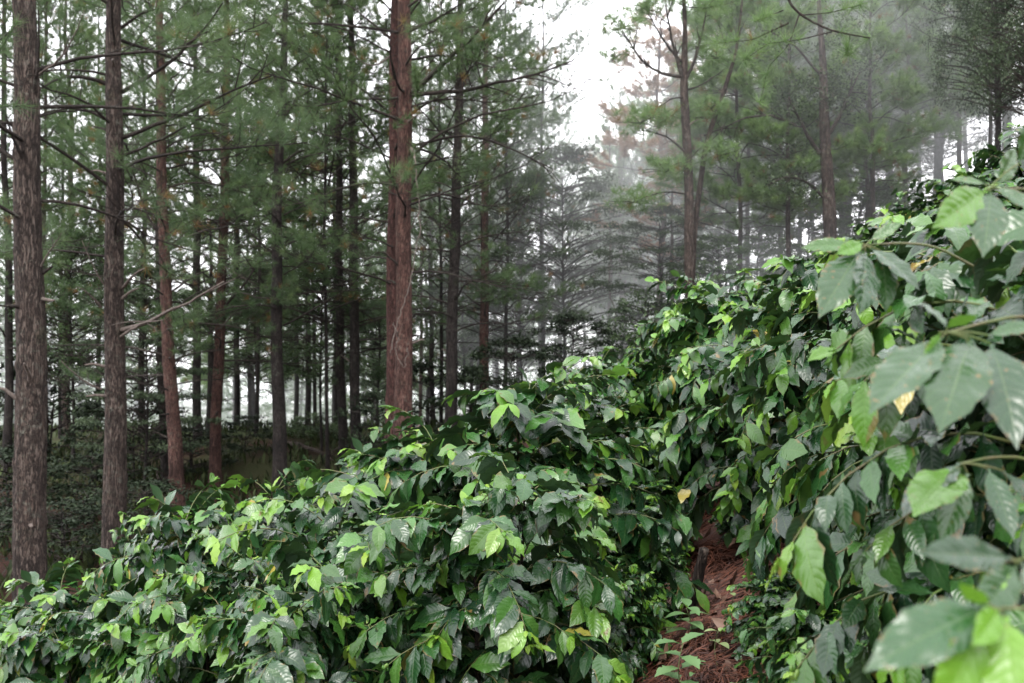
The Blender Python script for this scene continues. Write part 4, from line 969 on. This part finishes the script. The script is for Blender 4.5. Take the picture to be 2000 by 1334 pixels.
# ------------------------------------------------------------------ small weeds on the path
def serr_leaf(rng, serr=True):
    nl = 14; V = [(0, 0, 0)]; Q = []; T = []; UV = []
    vv = np.linspace(0, 1, nl+1); V = []
    for t in vv:
        w = 0 if t < .08 else .27*math.sin(PI*min(1, ((t-.08)/.92)**.8))**.8
        if serr and t > .1: w *= 1+.16*(1 if int(t*nl) % 2 else -1)
        w = max(w, .012*(t < .99)+.001); z = -.35*t*t
        V += [(-w, t, z+.25*w), (0, t, z), (w, t, z+.25*w)]
    Q = [(3*i+j, 3*i+j+1, 3*i+j+4, 3*i+j+3) for i in range(nl) for j in range(2)]
    return np.array(V), np.array(Q), np.tile([[.5, .5]], (len(V), 1))
def weed(label, px, py, d, h, pairs, L, mat, seed, rot=0., name='weed', serr=True):
    rng = np.random.default_rng(seed); p = at(px, py, d); gz = g1(p.x, d)
    t = thing(name, label, 'weed', (p.x, d, gz)); t.rotation_euler = (0, 0, rot)
    tb = TB(); z = np.linspace(-.02, h, 8); tb.tube(np.stack([.02*np.sin(z*20), .01*np.cos(z*14), z], 1), np.linspace(.0035, .0018, 8), 5); tb.build('stem', M['weedstem'], t)
    P, D, Nn, Ls, K, A, Rn = [], [], [], [], [], [], []
    for i in range(pairs):
        zz = h*(.25+.75*(i+1)/pairs); tp = (i+1)/pairs
        for sg in (0, 1):
            a = i*1.57+sg*PI+(rng.random()-.5)*.6; el = .15+.5*tp*rng.random()
            P.append((0, 0, zz)); D.append((math.cos(a)*math.cos(el), math.sin(a)*math.cos(el), math.sin(el))); Nn.append((0, 0, 1.)); Ls.append(L*(1.05-.3*tp+.2*rng.random())); K.append(0); A.append(.3+.7*rng.random()); Rn.append(rng.random())
    V, Q, U, U2 = scatter_leaves([serr_leaf(rng, serr)], P, D, Nn, Ls, K, A, Rn)
    finish('foliage', V, Q, uv=U, uv2=U2, mat=M[mat], parent=t)
    return t
M['weedstem'] = plain_mat('weed_stem', (.07, .12, .04), (.14, .16, .06), 30, .6)
M['weed_pale'] = plain_mat('pale_weed_leaf', (.25, .36, .14), (.36, .46, .2), rough=.55, trans=.3, uvvar=True)
weed('upright pale green weed with toothed leaves at the lower end of the bare path', 1330, 1270, 4.15, .34, 5, .14, 'weed', 1, .4)
weed('tiny weed seedling with round leaves right of the tall toothed weed', 1357, 1245, 4.4, .10, 2, .06, 'weed', 2, .9, serr=False)
weed('pale yellow green seedling with two heart shaped leaves in the middle of the path', 1403, 1215, 4.5, .14, 2, .085, 'weed_pale', 3, 2.0, serr=False)
weed('small pale two leaved seedling higher up the bare needle covered path', 1434, 1150, 5.1, .10, 1, .06, 'weed_pale', 4, 1.4, serr=False)
weed('dark glossy coffee seedling in the shade left of the path', 1345, 1150, 4.9, .20, 4, .12, 'weed', 5, .2, serr=False)
weed('broad ribbed weed on the path at the bottom edge of the photo', 1350, 1360, 3.7, .16, 3, .17, 'weed', 6, .2)
# stump leaning out of the path bank
p = at(1345, 1110, 5.5); gz = g1(p.x, 5.5)
st = TB(); rg = np.random.default_rng(4); e = at(1375, 1072, 5.45)
st.tube(limb_pts((0, 0, -.1), (e.x-p.x, -.05, e.z-gz), .03, rg, 12, .02), np.linspace(.036, .026, 12), 14, .16, rg)
so = st.build('leaning_stump', M['bark_grey']); so.location = (p.x, 5.5, gz); tag(so, 'short leaning brown stump at the top of the bare path', 'stump')
# young leafy saplings low beside the path
for px, py, d, rs, v, lab in [(1290, 985, 6.4, .42, 1, 'small leaved low coffee sapling at the upper end of the bare path'), (1215, 1010, 5.4, .45, 2, 'stunted coffee sapling with greyish leaves beside the upper left of the path'), (1295, 1050, 6.1, .26, 3, 'little coffee sapling left of the leaning stump'),
   (1250, 925, 7.0, .55, 2, 'low shaded coffee shrub in the trough between the rows, nearest the tall domed bush'), (1325, 935, 7.7, .5, 1, 'low shaded coffee shrub in the trough between the rows, on the right bank side'),
   (1215, 1090, 4.9, .34, 3, 'small dark coffee plant squeezed between the big lower middle bush and the path'), (1265, 860, 8.6, .55, 2, 'low coffee shrub deepest in the trough between the rows'), (1445, 1015, 6.4, .3, 1, 'small coffee plant on the right bank just past the leaning stump'),
   (1530, 1115, 4.3, .34, 2, 'small coffee plant leaning over the right edge of the bare path')]:
    o = coffee(px, py, d, rs, v, d*3, lab, .3)

# ------------------------------------------------------------------ far-off wood beyond the crest
def distant_woods(n, seed):
    rng = np.random.default_rng(seed); Vt = []; U = []; tb = TB()
    for i in range(n):
        y = rng.uniform(50, 100); x = (rng.uniform(-150, 1500)-CX)/F*y; gz = g1(x, y); H = rng.uniform(13, 19)*(.75 if x > 4 else 1)
        zz = np.linspace(-.5, H*.9, 8); tb.tube(np.stack([x+.2*np.sin(zz*.3+i), y+0*zz, gz+zz], 1), np.linspace(.17, .04, 8), 6)
        m = 190; s = rng.random(m)**.8; z = H*(.12+.88*s); r = H*.18*(1-s)**.55*np.sqrt(rng.random(m)); a = rng.random(m)*6.28
        k = np.repeat(np.stack([x+r*np.cos(a), y+r*np.sin(a), gz+z], 1), 22, 0); D = rng.normal(size=k.shape); D[:, 2] = D[:, 2]*.6+.25; D /= np.linalg.norm(D, axis=1)[:, None]
        S = np.cross(D, rng.normal(size=k.shape)); S /= np.linalg.norm(S, axis=1)[:, None]
        Vt.append(np.stack([k-S*.022, k+S*.022, k+D*.42], 1).reshape(-1, 3)); v = np.repeat(rng.random(m), 22*3)*.6+rng.random()*.4; U.append(np.stack([v, v*.5], 1))
    V = np.concatenate(Vt); U = np.concatenate(U); nb = len(V)
    Vq = np.concatenate(tb.V); Q = np.concatenate(tb.Q)
    o = finish('distant_woods', V, tris=np.arange(nb).reshape(-1, 3), uv2=U, mat=M['needle_hazed'], smooth=False)
    tag(o, 'pale far-off pine wood beyond the crest of the hill', 'wood', kind='stuff')
    o2 = finish('distant_trunks', Vq, Q, mat=M['bark_dark'], parent=o); o2['kind'] = 'stuff'
distant_woods(125, 9)

# ------------------------------------------------------------------ mist
def mist(name, label, c, r, dens, col=(.9, .92, .95)):
    m, nt = newmat(name+'_mat')
    tc = nd(nt, 'ShaderNodeTexCoord').outputs['Object']
    r2 = nd(nt, 'ShaderNodeVectorMath', _operation='DOT_PRODUCT', i0=tc, i1=tc).outputs['Value']
    fo = maprange(nt, r2, 0, .95, 1.9, 0)
    nz = nd(nt, 'ShaderNodeTexNoise', Vector=tc, Scale=2.6, Detail=2.0)
    dn = mth(nt, 'MULTIPLY', mth(nt, 'MULTIPLY', fo, maprange(nt, nz.outputs[0], .35, .65, .35, 1.5)), dens)
    v = nd(nt, 'ShaderNodeVolumeScatter', Color=col+(1,), Density=dn); v.inputs['Anisotropy'].default_value = .2
    e = nd(nt, 'ShaderNodeEmission', Color=col+(1,), Strength=mth(nt, 'MULTIPLY', dn, 1.15))  # added glow of the volume, stands in for multiply scattered daylight
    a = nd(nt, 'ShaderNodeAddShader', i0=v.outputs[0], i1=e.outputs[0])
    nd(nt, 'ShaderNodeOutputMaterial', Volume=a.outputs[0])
    tb = TB(); th = np.linspace(.001, PI-.001, 20)
    tb.tube(np.stack([0*th, 0*th, -np.cos(th)], 1), np.sin(th), 32, cap=False)
    o = tb.build(name, m); o.location = c; o.scale = r; tag(o, label, 'mist', kind='stuff'); return o
MIST = True
if MIST:
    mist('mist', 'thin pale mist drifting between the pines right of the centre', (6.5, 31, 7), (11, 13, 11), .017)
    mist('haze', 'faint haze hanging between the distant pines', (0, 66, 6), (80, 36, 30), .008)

# ------------------------------------------------------------------ world, sun, camera
w = bpy.data.worlds.new('World'); sc.world = w; w.use_nodes = True; nt = w.node_tree; nt.nodes.clear()
SE, SR = math.radians(58), math.radians(200)
sky = nd(nt, 'ShaderNodeTexSky', _sky_type='NISHITA', _sun_disc=False, _sun_elevation=SE, _sun_rotation=SR, _dust_density=4.0, _air_density=1.0)
cl = mixc(nt, .82, sky.outputs[0], (25, 24.6, 26))
tcw = nd(nt, 'ShaderNodeTexCoord').outputs['Generated']
nzw = nd(nt, 'ShaderNodeTexNoise', Vector=tcw, Scale=1.6, Detail=4.0)
cl = mixc(nt, 1.0, cl, ramp(nt, nzw.outputs[0], [(.3, (.92, .92, .93)), (.7, (1, 1, 1))]), 'MULTIPLY')
bg = nd(nt, 'ShaderNodeBackground', Color=cl, Strength=.15)
nd(nt, 'ShaderNodeOutputWorld', Surface=bg.outputs[0])
sun = bpy.data.lights.new('sun', 'SUN'); sun.energy = 2.3; sun.angle = math.radians(20); sun.color = (1, .97, .92)
so = bpy.data.objects.new('sun', sun); COL.objects.link(so)
dv = Vector((math.sin(SR)*math.cos(SE), math.cos(SR)*math.cos(SE), math.sin(SE)))
so.rotation_euler = dv.to_track_quat('Z', 'Y').to_euler()

cam = bpy.data.cameras.new('camera'); co = bpy.data.objects.new('camera', cam); COL.objects.link(co); sc.camera = co
cam.lens = 36*F/2000; cam.sensor_width = 36; cam.clip_start = .02; cam.clip_end = 2000
cam.shift_y = (HY-667)/2000
co.location = (0, 0, 0); co.rotation_euler = (math.radians(90), 0, 0)
cam.dof.use_dof = True; cam.dof.focus_distance = 4.6; cam.dof.aperture_fstop = 4.0

sc.view_settings.view_transform = 'Standard'; sc.view_settings.look = 'None'; sc.view_settings.exposure = 0; sc.view_settings.gamma = 1
cy = sc.cycles
cy.use_denoising = True
try: cy.denoiser = 'OPENIMAGEDENOISE'
except Exception: pass
cy.max_bounces = 6; cy.diffuse_bounces = 3; cy.glossy_bounces = 2; cy.transmission_bounces = 4; cy.volume_bounces = 1
cy.sample_clamp_indirect = 4.0
